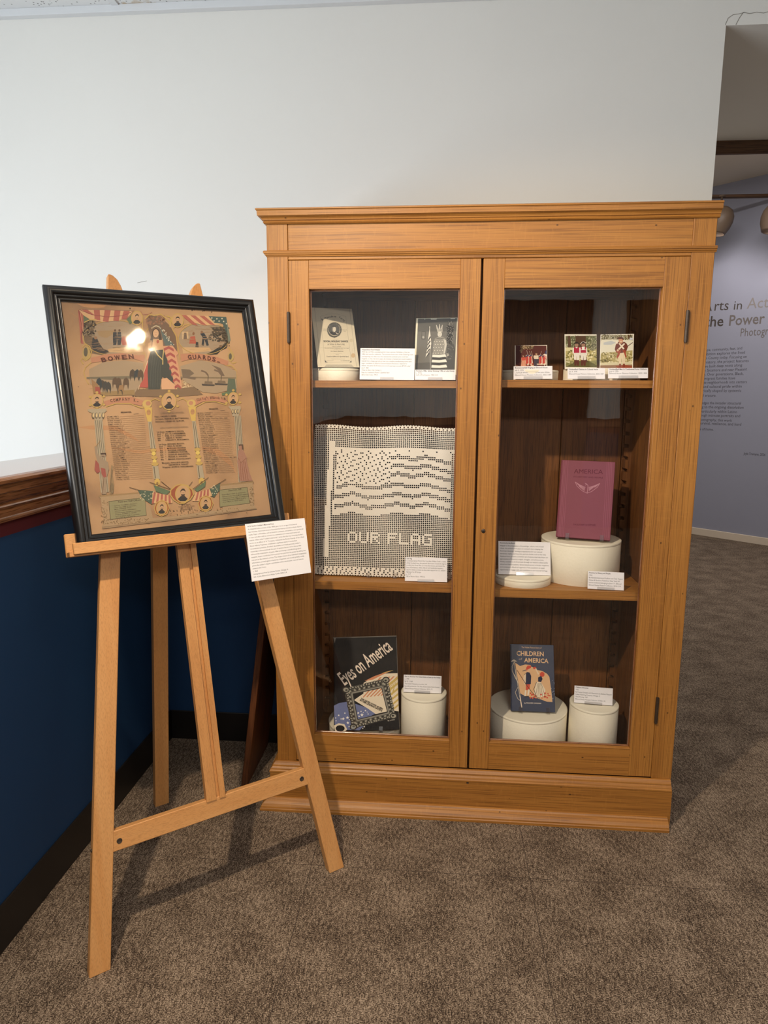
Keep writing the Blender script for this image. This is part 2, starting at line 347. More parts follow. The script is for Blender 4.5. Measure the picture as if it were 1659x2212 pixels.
# ------------------------------------------------------------------ lettering and flat printed artwork
TXT = {}
def glyphs(s, bold=0.0):
    key = (s, bold)
    if key in TXT: return TXT[key]
    cu = bpy.data.curves.new('lettering', 'FONT'); cu.body = s; cu.size = 1.0; cu.resolution_u = 2; cu.offset = bold; cu.fill_mode = 'FRONT'
    o = bpy.data.objects.new('lettering', cu); COL.objects.link(o)
    dg = bpy.context.evaluated_depsgraph_get(); me = bpy.data.meshes.new_from_object(o.evaluated_get(dg))
    vs = [(v.co.x, v.co.y) for v in me.vertices]; fs = [list(p.vertices) for p in me.polygons]
    bpy.data.objects.remove(o); bpy.data.curves.remove(cu); bpy.data.meshes.remove(me)
    if not vs: vs = [(0, 0)]
    w = max(v[0] for v in vs)
    TXT[key] = (vs, fs, max(w, 1e-3))
    return TXT[key]
class Art(MB):
    """printed surface in the plane y = y0; draws in picture coordinates of a quad (TL, TR, BR, BL)"""
    def __init__(self, quad, x0, x1, z0, z1, y0=0.0):
        super().__init__()
        src = np.array(quad, float); dst = np.array([(x0, z1), (x1, z1), (x1, z0), (x0, z0)], float)
        A = []; B = []
        for (u, v), (x, z) in zip(src, dst):
            A += [[u, v, 1, 0, 0, 0, -u*x, -v*x], [0, 0, 0, u, v, 1, -u*z, -v*z]]; B += [x, z]
        h = np.linalg.solve(np.array(A), np.array(B)); self.H = np.append(h, 1).reshape(3, 3)
        self.y0 = y0; self.k = 0
        self.ext = (x0, x1, z0, z1)
    def pt(self, u, v):
        q = self.H @ np.array((u, v, 1.0)); return (q[0]/q[2], q[1]/q[2])
    def lay(self):
        self.k += 1; return self.y0 - 2.2e-6*self.k - 1e-5
    def clip(self, p):
        x0, x1, z0, z1 = self.ext
        return (min(max(p[0], x0), x1), min(max(p[1], z0), z1))
    def local(self, pts, mat):
        y = self.lay(); n = len(pts)
        self.add([(a, y, b) for a, b in pts], [list(range(n))], mat if not isinstance(mat, str) else ink(mat))
    def poly(self, pts, c): self.local([self.clip(self.pt(*p)) for p in pts], c)
    def rect(self, a, b, c_, d, c): self.poly([(a, b), (c_, b), (c_, d), (a, d)], c)
    def ell(self, cx, cy, rx, ry, c, n=20, rot=0, a0=0, a1=360):
        pts = []
        for i in range(n+1 if a1-a0 < 360 else n):
            t = R(a0+(a1-a0)*i/n); x, y = rx*math.cos(t), ry*math.sin(t)
            pts.append((cx+x*math.cos(rot)-y*math.sin(rot), cy+x*math.sin(rot)+y*math.cos(rot)))
        self.poly(pts, c)
    def line(self, pts, w, c):
        y = self.lay(); vs = []; fs = []
        for i, (x, v) in enumerate(pts):
            a = pts[max(0, i-1)]; b = pts[min(len(pts)-1, i+1)]
            dx, dy = b[0]-a[0], b[1]-a[1]; l = math.hypot(dx, dy) or 1
            nx, ny = -dy/l*w/2, dx/l*w/2
            for s in (1, -1):
                p = self.clip(self.pt(x+s*nx, v+s*ny)); vs.append((p[0], y, p[1]))
            if i: fs.append((2*i-2, 2*i-1, 2*i+1, 2*i))
        self.add(vs, fs, ink(c) if isinstance(c, str) else c)
    def dots(self, pts, r, c, n=5):
        y = self.lay(); vs = []; fs = []
        for (cx, cy) in pts:
            b = len(vs); rr = r*random.uniform(0.7, 1.3)
            for i in range(n):
                t = 2*math.pi*i/n+cx; p = self.clip(self.pt(cx+rr*math.cos(t), cy+rr*math.sin(t))); vs.append((p[0], y, p[1]))
            fs.append(list(range(b, b+n)))
        self.add(vs, fs, ink(c))
    def star(self, cx, cy, r, c, rot=0.0):
        self.poly([(cx+(r if i % 2 == 0 else r*0.42)*math.sin(rot+i*math.pi/5), cy-(r if i % 2 == 0 else r*0.42)*math.cos(rot+i*math.pi/5)) for i in range(10)], c)
    def text(self, s, x0, y0, x1, y1, h, c, bold=0.0):
        """baseline from picture point 0 to point 1, letters h picture units tall, width fitted"""
        a = self.pt(x0, y0); b = self.pt(x1, y1); t = self.pt(x0, y0-h)
        H = math.hypot(t[0]-a[0], t[1]-a[1])/0.72
        self.text_local(s, a, b, H, c, bold)
    def text_local(self, s, a, b, size, c, bold=0.0):
        vs, fs, w = glyphs(s, bold); y = self.lay()
        dx, dz = b[0]-a[0], b[1]-a[1]; l = math.hypot(dx, dz); ux, uz = dx/l, dz/l; sx = l/w
        self.add([(a[0]+ux*p[0]*sx-uz*p[1]*size, y, a[1]+uz*p[0]*sx+ux*p[1]*size) for p in vs], fs, ink(c) if isinstance(c, str) else c)
    def text_arc(self, s, pts, h, c, bold=0.02):
        """letters one by one along a polyline in picture coordinates"""
        seg = [math.hypot(pts[i+1][0]-pts[i][0], pts[i+1][1]-pts[i][1]) for i in range(len(pts)-1)]; tot = sum(seg)
        def at(d):
            for i, l in enumerate(seg):
                if d <= l or i == len(seg)-1:
                    t = d/l; return (pts[i][0]+(pts[i+1][0]-pts[i][0])*t, pts[i][1]+(pts[i+1][1]-pts[i][1])*t)
                d -= l
        n = len(s)
        for i, ch in enumerate(s):
            if ch == ' ': continue
            p = at(tot*(i+0.08)/n); q = at(tot*(i+0.86)/n); self.text(ch, p[0], p[1], q[0], q[1], h, c, bold)
def paragraph(art, lines, x0, ztop, pitch, size, c='#2b2a2e', maxw=None, bold_first=True):
    """left aligned lines in local coordinates; natural letter widths scaled so the longest spans maxw"""
    longest = max(glyphs(l, 0.0)[2] for l in lines if l)
    k = (maxw/longest) if maxw else size
    z = ztop
    for i, l in enumerate(lines):
        if l:
            b = 0.018 if (i == 0 and bold_first) else 0.0
            w = glyphs(l, b)[2]*k
            art.text_local(l, (x0, z), (x0+w, z), size, c, b)
        z -= pitch

# ------------------------------------------------------------------ the setting
YB = 0.3794          # face of the back wall
ZC = 2.52            # ceiling
XP = -0.508          # room face of the half wall
YF = -5.0            # wall behind the camera
XR = 3.6             # right-hand wall of the gallery
XO = 1.3335          # edge of the opening beside the cabinet
def slab(name, x0, x1, y0, y1, z0, z1, mat, parent=None):
    o = MB().box(x0, x1, y0, y1, z0, z1, mat, 'x', 0).build(name, parent)
    return struct(o) if not parent else o
f = MB(); f.box(XP-0.17, XR, YF, YB, -0.12, 0, CARPET, 'x', 0); f.box(XO, 7.5, YB, 8.0, -0.12, 0, CARPET, 'x', 0)
struct(f.build('floor'))
# back wall: solid part, lintel over the opening on the right
w = MB(); w.box(-2.6, XO, YB, YB+0.16, -2.6, ZC+0.3, WHITE, 'x', 0); w.box(XO, XR+0.2, YB, YB+0.16, 2.404, ZC+0.3, WHITE, 'x', 0)
wall_back = struct(w.build('wall_back'))
d = MB(); d.box(XP, XO-0.004, YB-0.004, YB, 0, 0.963, NAVY, 'x', 0); d.box(XP, XO-0.004, YB-0.004, YB, 0.963, 1.0, MAROON, 'x', 0)
d.build('painted_dado', wall_back)
# hairline plaster crack round the corner of the opening
ck = MB(); dark = pm('plaster_crack', '#8d877d', 0.9)
def crack(pts, wd=0.0016):
    for (a, b) in zip(pts, pts[1:]):
        a = Vector((a[0], 0, a[1])); b = Vector((b[0], 0, b[1])); n = (b-a).normalized(); s = Vector((-n.z, 0, n.x))*wd/2
        ck.add([(q.x, YB-0.0006, q.z) for q in (a-s, a+s, b+s, b-s)]+[(q.x, YB+0.001, q.z) for q in (a-s, a+s, b+s, b-s)], [(0, 1, 2, 3), (7, 6, 5, 4), (0, 4, 5, 1), (2, 6, 7, 3)], dark)
crack([(1.331, 2.406), (1.338, 2.424), (1.352, 2.433), (1.368, 2.434), (1.385, 2.438)]); crack([(1.362, 2.405), (1.371, 2.424), (1.381, 2.438), (1.40, 2.434), (1.42, 2.437), (1.44, 2.434), (1.46, 2.439), (1.52, 2.436)])
crack([(-0.549, 1.6705), (-0.541, 1.6715), (-0.535, 1.6735), (-0.527, 1.6740), (-0.5157, 1.6765)], 0.0012)
ck.build('plaster_crack', wall_back)
# ceiling of acoustic tiles with its metal grid
ceil = struct(MB().box(-2.6, XR+0.2, YF, YB, ZC, ZC+0.05, TILE, 'x', 0).build('ceiling'))
g = MB()
for i in range(-4, 7):
    x = -0.565+0.61*i
    if -2.6 < x < XR: g.box(x-0.012, x+0.012, YF, YB, ZC-0.004, ZC+0.001, WHITEM, 'y', 0.0005)
for j in range(0, 9):
    y = 0.36-0.61*(j+0.9)
    g.box(-2.6, XR, y-0.012, y+0.012, ZC-0.0045, ZC+0.001, WHITEM, 'x', 0.0005)
g.build('ceiling_grid', ceil)
struct(MB().box(-2.6, XR, YB-0.022, YB, ZC-0.022, ZC, WHITEM, 'x', 0.001).build('trim_1'))
# half wall beside the stairwell, with its oak cap
hw = MB(); hw.box(XP-0.165, XP, YF, YB, -2.6, 0.963, NAVY, 'y', 0); hw.box(XP-0.165, XP, YF, YB, 0.963, 1.02, MAROON, 'y', 0)
struct(hw.build('wall_left'))
cap = MB()
prof = [(-0.708, 1.107), (-0.478, 1.107), (-0.472, 1.104), (-0.469, 1.098), (-0.470, 1.091), (-0.476, 1.087), (-0.480, 1.086), (-0.480, 1.069), (-0.484, 1.066),
        (-0.485, 1.060), (-0.489, 1.050), (-0.494, 1.043), (-0.496, 1.042), (-0.496, 1.037), (-0.494, 1.034), (-0.496, 1.030), (-0.500, 1.029), (-0.501, 1.009), (-0.497, 1.007), (-0.496, 1.003), (-0.498, 0.998), (-0.504, 0.996), (XP, 0.996),
        (XP, 1.06), (XP-0.165, 1.06), (-0.708, 1.08)]
cap.prism(prof, YF, YB, OAK_RAIL, 'y', 'y')
struct(cap.build('trim_2'))
# chair rail continuing on the back wall behind the easel and cabinet
rail = MB(); rail.prism([(YB, 0.996), (YB-0.010, 0.998), (YB-0.012, 1.004), (YB-0.008, 1.03), (YB-0.022, 1.066), (YB-0.030, 1.09), (YB-0.030, 1.107), (YB, 1.107)], XP-0.02, XO-0.004, OAK_RAIL, 'x', 'x')
struct(rail.build('trim_3'))
struct(MB().box(XP, XP+0.006, YF, YB-0.004, 0, 0.1145, RUBBER, 'y', 0.002).build('baseboard_left'))
struct(MB().box(XP+0.006, XO-0.004, YB-0.010, YB-0.004, 0, 0.1145, RUBBER, 'x', 0.002).build('baseboard_back'))
# stairwell side wall with the window opening
wl = MB(); X0 = -2.3; WA, WB, WZ0, WZ1 = -3.4, -0.6, 0.25, 1.85
wl.box(X0-0.1, X0, YF, WA, -2.6, ZC+0.3, WHITE, 'y', 0); wl.box(X0-0.1, X0, WB, YB, -2.6, ZC+0.3, WHITE, 'y', 0)
wl.box(X0-0.1, X0, WA, WB, -2.6, WZ0, WHITE, 'y', 0); wl.box(X0-0.1, X0, WA, WB, WZ1, ZC+0.3, WHITE, 'y', 0)
struct(wl.build('wall_stairwell'))
wf = MB(); FR = pm('white_window_frame', '#e6e6e2', 0.5)
for a, b in ((WA, WA+0.06), (WB-0.06, WB), (-2.48, -2.42), (-1.55, -1.49)): wf.box(X0-0.09, X0-0.01, a, b, WZ0, WZ1, FR, 'z', 0.003)
for a, b in ((WZ0, WZ0+0.06), (WZ1-0.06, WZ1)): wf.box(X0-0.09, X0-0.01, WA+0.06, WB-0.06, a, b, FR, 'y', 0.003)
win = struct(wf.build('window_1'))
MB().box(X0-0.055, X0-0.049, WA+0.06, WB-0.06, WZ0+0.06, WZ1-0.06, GLASS, 'y', 0).build('pane', win)
slab('floor_stairwell', -2.6, XP-0.165, YF, YB, -2.7, -2.6, CARPET)
# wall behind the camera and right-hand wall
fw = MB(); fw.box(-2.6, XR+0.2, YF-0.1, YF, -2.6, ZC+0.3, WHITE, 'x', 0)
wfr = struct(fw.build('wall_front'))
dd = MB(); dd.box(XP, XR, YF, YF+0.004, 0, 0.96, NAVY, 'x', 0); dd.box(XP, XR, YF, YF+0.004, 0.96, 1.03, MAROON, 'x', 0); dd.box(XP, XR, YF, YF+0.03, 1.03, 1.107, OAK_RAIL, 'x', 0.004)
dd.build('painted_dado', wfr)
for i_, (xa, xb) in enumerate(((0.88, 1.96), (2.30, 3.38))):  # dark doors added behind the camera to darken the right pane's reflection
    dm = MB(); dm.box(xa, xb, YF, YF+0.05, 0.0, 2.25, BEAM, 'z', 0.004)
    for k_ in (0, 1):
        xm = xa+0.06+k_*(xb-xa-0.06)/2; dm.box(xm, xm+(xb-xa)/2-0.09, YF+0.05, YF+0.058, 0.15, 1.0, BEAM, 'z', 0.004); dm.box(xm, xm+(xb-xa)/2-0.09, YF+0.05, YF+0.058, 1.12, 2.1, BEAM, 'z', 0.004)
    struct(dm.build('added_door_%d' % (i_+1)))
slab('wall_right', XR, XR+0.1, YF, YB, -0.1, ZC+0.3, WHITE)
# passage soffit, beam and the far gallery
slab('ceiling_passage', XO, XR+0.2, YB+0.16, 1.32, 2.404, 2.45, WHITE)
beam = MB(); beam.box(XO-0.3, 5.0, 1.32, 1.345, 2.352, 2.49, BEAM, 'x', 0.004); struct(beam.build('trim_4'))
slab('wall_passage', XO-0.1, XO, YB+0.16, 8.0, -0.1, 3.4, WHITE)
wall_up = slab('wall_upper', XO-0.3, 7.5, 1.345, 1.41, 2.48, 3.3, WHITE)
slab('ceiling_far', XO-0.1, 7.6, 1.4, 8.1, 3.207, 3.26, BEIGE)
slab('wall_east', 7.5, 7.6, YB, 8.0, -0.1, 3.4, LAV); slab('wall_return', XR+0.1, 7.6, YB, YB+0.1, -0.1, 3.3, LAV)
FA = Vector((2.9737, 4.7393, 0)); FWV = Vector((0.7082, -0.7060, 0)); FN = Vector((-0.7060, -0.7082, 0))
far_m = Matrix((FWV, -FN, Vector((0, 0, 1)))).transposed().to_4x4(); far_m.translation = FA     # local x along, y into the wall
farw = struct(MB().box(-4.0, 4.5, 0, 0.1, -0.1, 3.3, LAV, 'x', 0).build('wall_far', mw=far_m))
fb = MB().box(-4.0, 4.5, -0.014, 0, 0, 0.070, CREAMB, 'x', 0.003).build('baseboard_far', mw=far_m); struct(fb)
rl = MB(); rl.box(1.5, 3.36, 4.31, 4.35, 2.985, 3.010, BEAM, 'x', 0.003); struct(rl.build('trim_5'))
# exhibit lettering on the far wall
fa = Art([(1535.25, 626.0), (1716.35, 604.81), (1674.59, 1011.85), (1504.27, 999.16)], 0, 0.7, 0.7, 2.3, -0.0005)
fa.ext = (-2, 2, 0, 3)
T1, T2, T3 = '#4c443f', '#6f6763', '#8a837f'
def ft(s, x0, y0, x1, y1, h, c=T1, b=0.0): fa.text(s, x0, y0, x1, y1, h, c, b)
ft('A', 1518, 672.5, 1537.5, 671.5, 23); ft('rts', 1541, 671.3, 1573, 669.5, 22.5); ft('in', 1583, 669, 1602, 668, 20); ft('Action', 1613, 667, 1700, 661, 24, T3)
ft('the', 1522, 706, 1562, 704, 23, T1, 0.012); ft('Power', 1573, 703.5, 1651, 698.5, 23, T2, 0.014); ft('Photographs by', 1598, 727, 1720, 719, 18, T2)
body = ['a work on hope, community, fear, and', 'migration, this exhibition explores the lived', 'history of DeKalb County today. Focusing on', "the area's migrant history, the project features", 'families who have built deep roots along', 'Pleasant Avenue in Sycamore and near Pleasant', 'Street in DeKalb. Over generations, Black,', 'Latino, and immigrant families have', 'transformed these neighborhoods into centers', 'of faith, business, and cultural pride within', 'landscapes historically shaped by systemic', 'exclusion and erasure.', '', 'The work acknowledges the broader structural', 'forces contributing to the ongoing dissolution', 'of community, particularly within Latino', 'populations. Through intimate portraits and', 'architectural photography, this work', 'documents their survival, resilience, and hard', 'won sense of home.']
ends = [1603, 1609, 1613, 1617, 1603, 1613.5, 1606, 1588, 1613, 1602, 1601, 1547, 0, 1600.5, 1606, 1592, 1598.5, 1581, 1601, 1541]
k = 0.66
for i, (s, e) in enumerate(zip(body, ends)):
    if not s: continue
    a = fa.pt(e, 757+9.15*i-(e-1529)*0.03); wln = len(s)*0.0135
    fa.text_local(s, (a[0]-wln, a[1]), a, 0.036, '#4f4b50')
ft('Jayla Tremyne, 2026', 1606.5, 982, 1653, 985, 5.5, '#3a383c')
fa.build('exhibit_lettering', farw)
# ------------------------------------------------------------------ display cabinet
CW = 1.215; DEP = 0.352
C = thing('display_cabinet', 'large golden oak display cabinet with two glazed doors standing against the white wall', 'cabinet', loc=(0, 0, 0))
PX0, PX1 = 0.0600, 1.1552
m = MB(); m.box(0, 0.0598, 0, 0.022, 0.148, 1.762, OAK, 'z'); m.build('corner_post', C)
m = MB(); m.box(PX1, CW, 0, 0.022, 0.148, 1.762, OAK, 'z'); m.build('corner_post', C)
for x0, x1 in ((0.0, 0.02), (CW-0.02, CW)):
    MB().box(x0, x1, 0.022, DEP, 0.0, 1.762, OAK, 'z').build('side_panel', C)
for x0, x1 in ((0.07, 0.09), (1.122, 1.142)):
    MB().box(x0, x1, 0.026, 0.340, 0.15, 1.70, OAK_IN, 'z').build('inner_lining', C)
MB().box(0.585, 0.625, 0.028, 0.340, 0.15, 1.70, OAK_IN, 'z').build('partition', C)
bk = MB()
for a, b in ((0.02, 0.405), (0.407, 0.60), (0.602, 0.895), (0.897, 1.095), (1.097, 1.195)):
    bk.box(a, b, 0.340, DEP, 0.13, 1.62, OAK_IN, 'z', 0.002)
bk.box(0.02, 1.195, 0.334, DEP, 1.60, 1.75, OAK_IN, 'x', 0.002)
bk.build('back_panel', C)
MB().box(0.02, CW-0.02, 0.022, 0.340, 0.128, 0.149, OAK_IN, 'x').build('bottom_board', C)
MB().box(0.02, CW-0.02, 0.022, DEP, 1.72, 1.762, OAK_IN, 'x').build('top_board', C)
MB().box(PX0, PX1, 0.002, 0.022, 1.690, 1.762, OAK, 'x').build('frieze', C)
MB().box(PX0, PX1, 0.001, 0.022, 1.6655, 1.690, OAK, 'x').build('head_rail', C)
def moulding(name, prof, x_right, left_ret=True, mat=OAK):
    """profile [(projection, z)] run along the front, mitred and returned along the left side, cut flush on the right"""
    mb = MB(); n = len(prof)
    rows = [[(-o, -o, z) for o, z in prof], [(x_right, -o, z) for o, z in prof]]
    vs = rows[0]+rows[1]
    mb.add(vs, [(i, i+1, n+i+1, n+i) for i in range(n-1)], mat, 'x')
    mb.add(rows[1], [list(range(n))], mat, 'y')
    vs = [(-o, DEP, z) for o, z in prof]+rows[0]
    mb.add(vs, [(i, i+1, n+i+1, n+i) for i in range(n-1)], mat, 'y')
    mb.add(vs[:n], [list(range(n))], mat, 'x')
    return mb.build(name, C, normals=False)
moulding('cornice', [(0.0, 1.760), (0.005, 1.7605), (0.0075, 1.7635), (0.006, 1.7665), (0.0055, 1.768), (0.009, 1.769), (0.0098, 1.772), (0.0125, 1.7755), (0.0165, 1.7775), (0.0170, 1.7785), (0.0205, 1.779), (0.0210, 1.7915), (0.0225, 1.792), (0.0245, 1.7935), (0.0245, 1.7965), (0.022, 1.798), (-0.30, 1.798)], CW+0.004)
moulding('frieze_moulding', [(0.0, 1.6735), (0.002, 1.674), (0.003, 1.677), (0.0055, 1.6785), (0.006, 1.6815), (0.0085, 1.6825), (0.009, 1.687), (0.007, 1.6895), (0.0, 1.6905)], CW+0.003)
moulding('base_moulding', [(0.021, 0.117), (0.0225, 0.1185), (0.0225, 0.1225), (0.0195, 0.125), (0.018, 0.1295), (0.0135, 0.134), (0.0125, 0.139), (0.009, 0.143), (0.006, 0.1475), (0.0, 0.1485)], 1.212)
pl = MB(); pl.box(-0.021, 1.214, -0.021, 0.02, 0.0, 0.118, OAK, 'x', 0.001); pl.box(-0.021, -0.003, 0.02, DEP, 0, 0.118, OAK, 'y', 0.001)
pl.build('plinth', C)
moulding('plinth_moulding', [(0.049, 0.0), (0.049, 0.008), (0.0475, 0.010), (0.046, 0.010), (0.0455, 0.014), (0.041, 0.021), (0.035, 0.026), (0.029, 0.030), (0.026, 0.034), (0.021, 0.0355)], 1.2045)
sc = MB(); sc.lathe([(1e-5, 0.0), (0.003, 0.0), (0.0036, -0.001), (0.0036, -0.001)], IRON, n=12, T=lambda x, y, z: (0.600+x, -0.0212+z, 0.1152+y)); sc.build('screw', C)
def door(x0, x1, gx0, gx1, hinge_left):
    z0, z1, gz0, gz1 = 0.1512, 1.6640, 0.2403, 1.5861
    mb = MB(); T0, T1_ = 0.0, 0.024
    mb.box(x0, gx0, T0, T1_, z0, z1, OAK, 'z', 0.0012); mb.box(gx1, x1, T0, T1_, z0, z1, OAK, 'z', 0.0012)
    mb.box(gx0, gx1, T0+0.0004, T1_, gz1, z1, OAK, 'x', 0.0006); mb.box(gx0, gx1, T0+0.0004, T1_, z0, gz0, OAK, 'x', 0.0006)
    dr = mb.build('door', C)
    MB().box(gx0, gx1, 0.012, 0.0155, gz0, gz1, GLASS, 'x', 0).build('glass_pane', dr)
    bd = MB()
    for a, b, c, d_ in ((gx0, gx0+0.004, gz0, gz1), (gx1-0.004, gx1, gz0, gz1)): bd.box(a, b, 0.0155, 0.022, c, d_, OAK_RAIL, 'z', 0.001)
    for c, d_ in ((gz0, gz0+0.004), (gz1-0.004, gz1)): bd.box(gx0+0.004, gx1-0.004, 0.0155, 0.022, c, d_, OAK_RAIL, 'x', 0.001)
    bd.build('glazing_bead', dr)
    hx = x0-0.0012 if hinge_left else x1+0.0012
    for a, b in ((1.441, 1.522), (0.330, 0.409)):
        hm = MB(); n = 5; s = (b-a)/n
        for i in range(n): hm.lathe([(1e-4, a+i*s+0.0002), (0.0050, a+i*s+0.0002), (0.0050, a+(i+1)*s-0.0002), (1e-4, a+(i+1)*s-0.0002)], IRON, hx, -0.0035, 20, None, False)
        hm.lathe([(1e-4, a-0.003), (0.004, a-0.002), (0.004, b+0.002), (1e-4, b+0.003)], IRON, hx, -0.0035, 16, None, False)
        hm.build('hinge', dr)
    return dr
door(0.0605, 0.5977, 0.1182, 0.5414, True)
d2 = door(0.6042, 1.1545, 0.6631, 1.0876, False)
lk = MB(); lk.lathe([(1e-5, -0.0022), (0.0050, -0.0022), (0.0060, -0.0010), (0.0060, 0.001)], IRON, n=20, T=lambda x, y, z: (0.6258+x, z, 0.9037+y)); lk.box(0.6249, 0.6267, -0.0028, -0.0015, 0.8995, 0.906, pm('keyhole_black', '#0a0908', 0.8), 'z', 0)
lk.build('lock', d2)
# shelves, notched at the corners round the saw-tooth standards
SH = {}
def shelf(x0, x1, zt, th):
    n = 0.026; y0, y1 = 0.040, 0.338; nd = 0.024
    pts = [(x0+n, y0), (x1-n, y0), (x1-n, y0+nd), (x1, y0+nd), (x1, y1-nd), (x1-n, y1-nd), (x1-n, y1), (x0+n, y1), (x0+n, y1-nd), (x0, y1-nd), (x0, y0+nd), (x0+n, y0+nd)]
    MB().prism(pts, zt-th, zt, OAK, 'z', 'x').build('shelf', C)
ZL1, ZR1, ZL2, ZR2, ZB = 1.3350, 1.3385, 0.7285, 0.7195, 0.149
shelf(0.0925, 0.5825, ZL1, 0.020); shelf(0.6275, 1.1205, ZR1, 0.021); shelf(0.0925, 0.5825, ZL2, 0.026); shelf(0.6475-0.02, 1.1205, ZR2, 0.026)
def standard(xw, sgn, y0):
    """saw-tooth strip standing on the compartment side at xw, teeth towards sgn"""
    pts = [(xw, 0.17)]; z = 0.17
    while z < 1.62:
        pts += [(xw+sgn*0.010, z), (xw+sgn*0.010, z+0.010), (xw+sgn*0.024, z+0.014), (xw+sgn*0.024, z+0.040)]; z += 0.040
    pts.append((xw, z))
    MB().prism(pts, y0, y0+0.020, OAK_IN, 'y', 'z').build('shelf_standard', C)
for xw, sg in ((0.090, 1), (0.585, -1), (0.625, 1), (1.122, -1)):
    for y0 in (0.042, 0.317): standard(xw, sg, y0)
# ------------------------------------------------------------------ board leaning on the cabinet
bd = MB(); bd.box(-0.0, 0.0205, 0.074, 0.355, 0.0, 0.955, BOARD, 'z', 0.0015)
bm_ = Matrix.Rotation(R(7.55), 4, 'Y'); bm_.translation = (-0.1467, 0, 0.0)
b_ = bd.build('wooden_board', mw=bm_); tag(b_, 'dark stained wooden board leaning against the left side of the oak cabinet', 'board')

# ------------------------------------------------------------------ easel
ANG = math.atan2(0.622, 0.783); TH = R(13.7)
EM = Matrix.Rotation(ANG, 4, 'Z'); EM.translation = (-0.006, -0.489, 0)
E_ = thing('easel', 'light beech wood tripod easel holding the black framed print', 'easel', mw=EM)
def TE(s, o, t):
    """easel plane: s across, o out of the front (towards the viewer), t up the slope"""
    if t < 1e-4: t = -o*math.tan(TH)
    return (s, t*math.sin(TH)-o*math.cos(TH), t*math.cos(TH)+o*math.sin(TH))
def leg_pts(side):
    out0, out1, top = 0.330, 0.1165, 1.632
    def outer(t): return out0+(out1-out0)*t/top
    wd = 0.0455; t1 = 1.545
    p = [(-outer(0), 0), (-outer(0)+wd, 0), (-outer(t1)+wd, t1)]
    for a, dt in ((0.043, 0.022), (0.038, 0.042), (0.031, 0.060), (0.022, 0.075), (0.012, 0.084), (0.006, 0.0865)): p.append((-outer(t1+dt)+a, t1+dt))
    p.append((-outer(top), top))
    return [(-a, b) for a, b in p][::-1] if side > 0 else p
for sd in (-1, 1):
    lg = MB().prism(leg_pts(sd), -0.024, 0.0, BEECH, 'y', 'z', TE).build('leg', E_)
    bv = lg.modifiers.new('edge', 'BEVEL'); bv.width = 0.0015; bv.segments = 1; bv.limit_method = 'ANGLE'
    bl = MB(); bl.lathe([(1e-5, -0.003), (0.0035, -0.003), (0.0045, -0.001), (0.0045, 0.0)], IRON, n=14, T=lambda x, y, z, s=sd: TE(s*(0.294+0.0-z), -0.012+x, 0.268+y))
    bl.build('bolt', lg)
cb = MB(); cb.prism([(-0.2555, 0.252), (0.2560, 0.252), (0.2480, 0.2985), (-0.2475, 0.2985)], -0.022, -0.001, BEECH, 'y', 'x', TE)
cbo = cb.build('cross_bar', E_); bv = cbo.modifiers.new('edge', 'BEVEL'); bv.width = 0.0016; bv.segments = 1
for s in (-0.236, 0.236):
    nb = MB(); nb.lathe([(1e-5, 0.0006), (0.0045, 0.0006), (0.0058, 0.0012), (0.0064, 0.0)], IRON, n=16, T=lambda x, y, z, s=s: TE(s+x, -0.001+z, 0.273+y)); nb.build('barrel_nut', cbo)
sec = [(-0.025, -0.014), (0.0235, -0.014), (0.0235, 0.0025), (0.009, 0.0025), (0.009, -0.003), (0.0, -0.003), (0.0, 0.0025), (-0.025, 0.0025)]
mast = MB().prism([(a-0.001, b) for a, b in sec], 0.2945, 1.46, BEECH, 'z', 'z', TE).build('mast', E_)
MB().box(-0.125, 0.125, -0.024, -0.004, 1.44, 1.485, BEECH, 'x', 0.0015, TE).build('upper_bar', E_)
rl0, rl1 = Vector((-0.008, 0.582, 0.0)), Vector((-0.002, 0.392, 1.44))
rdir = (rl1-rl0)
def TR(x, y, t): q = rl0+rdir*t; return (q.x+x, q.y+y, q.z)
rlo = MB().prism([(-0.021, -0.012), (0.021, -0.012), (0.021, 0.012), (-0.021, 0.012)], 0.0, 1.0, BEECH, 'z', 'z', lambda x, y, t: TR(x, y, t)).build('rear_leg', E_)
rlo['label'] = 'rear prop leg behind the tray'
tray = MB()
tray.box(-0.283, 0.288, 0.0, 0.012, 0.940, 0.995, BEECH, 'x', 0.002, TE)
tray.box(-0.282, 0.305, 0.012, 0.054, 0.940, 0.952, BEECH, 'x', 0.0012, TE)
tray.box(-0.274, 0.312, 0.052, 0.064, 0.9445, 0.9705, BEECH, 'x', 0.0015, TE)
tray.build('tray', E_)
# ------------------------------------------------------------------ framed print on the easel
PM = pose(-0.1238, -0.34, 0.960, 37.6, 15.2, -1.0) @ Matrix.Translation((0, 0, -0.022))
FWD_, FH = 0.525, 0.633
PR = thing('framed_print', 'black framed antique lithograph roll of honour headed by a robed woman, resting on the easel', 'framed print', mw=PM)
fr = MB()
prof = [(0.0, 0.0215), (0.0, 0.010), (0.0025, 0.004), (0.007, 0.0008), (0.012, 0.0), (0.017, 0.0015), (0.0205, 0.005), (0.0215, 0.0085), (0.0245, 0.0085), (0.0265, 0.0072), (0.0285, 0.0085), (0.0295, 0.0115), (0.0325, 0.0118), (0.034, 0.0108), (0.0355, 0.0122), (0.036, 0.0150), (0.036, 0.0215)]
n = len(prof); rings = []
for cx, cz in ((-1, 0), (1, 0), (1, 1), (-1, 1)):
    for a, y in prof: rings.append((cx*(FWD_/2-a), y, (FH-a) if cz else a))
fs = []
for k in range(4):
    for i in range(n-1):
        j = (k+1) % 4; fs.append((k*n+i, k*n+i+1, j*n+i+1, j*n+i))
fr.add(rings, fs, BLACKF, 'x', smooth=True)
fo = fr.build('frame', PR, normals=True)
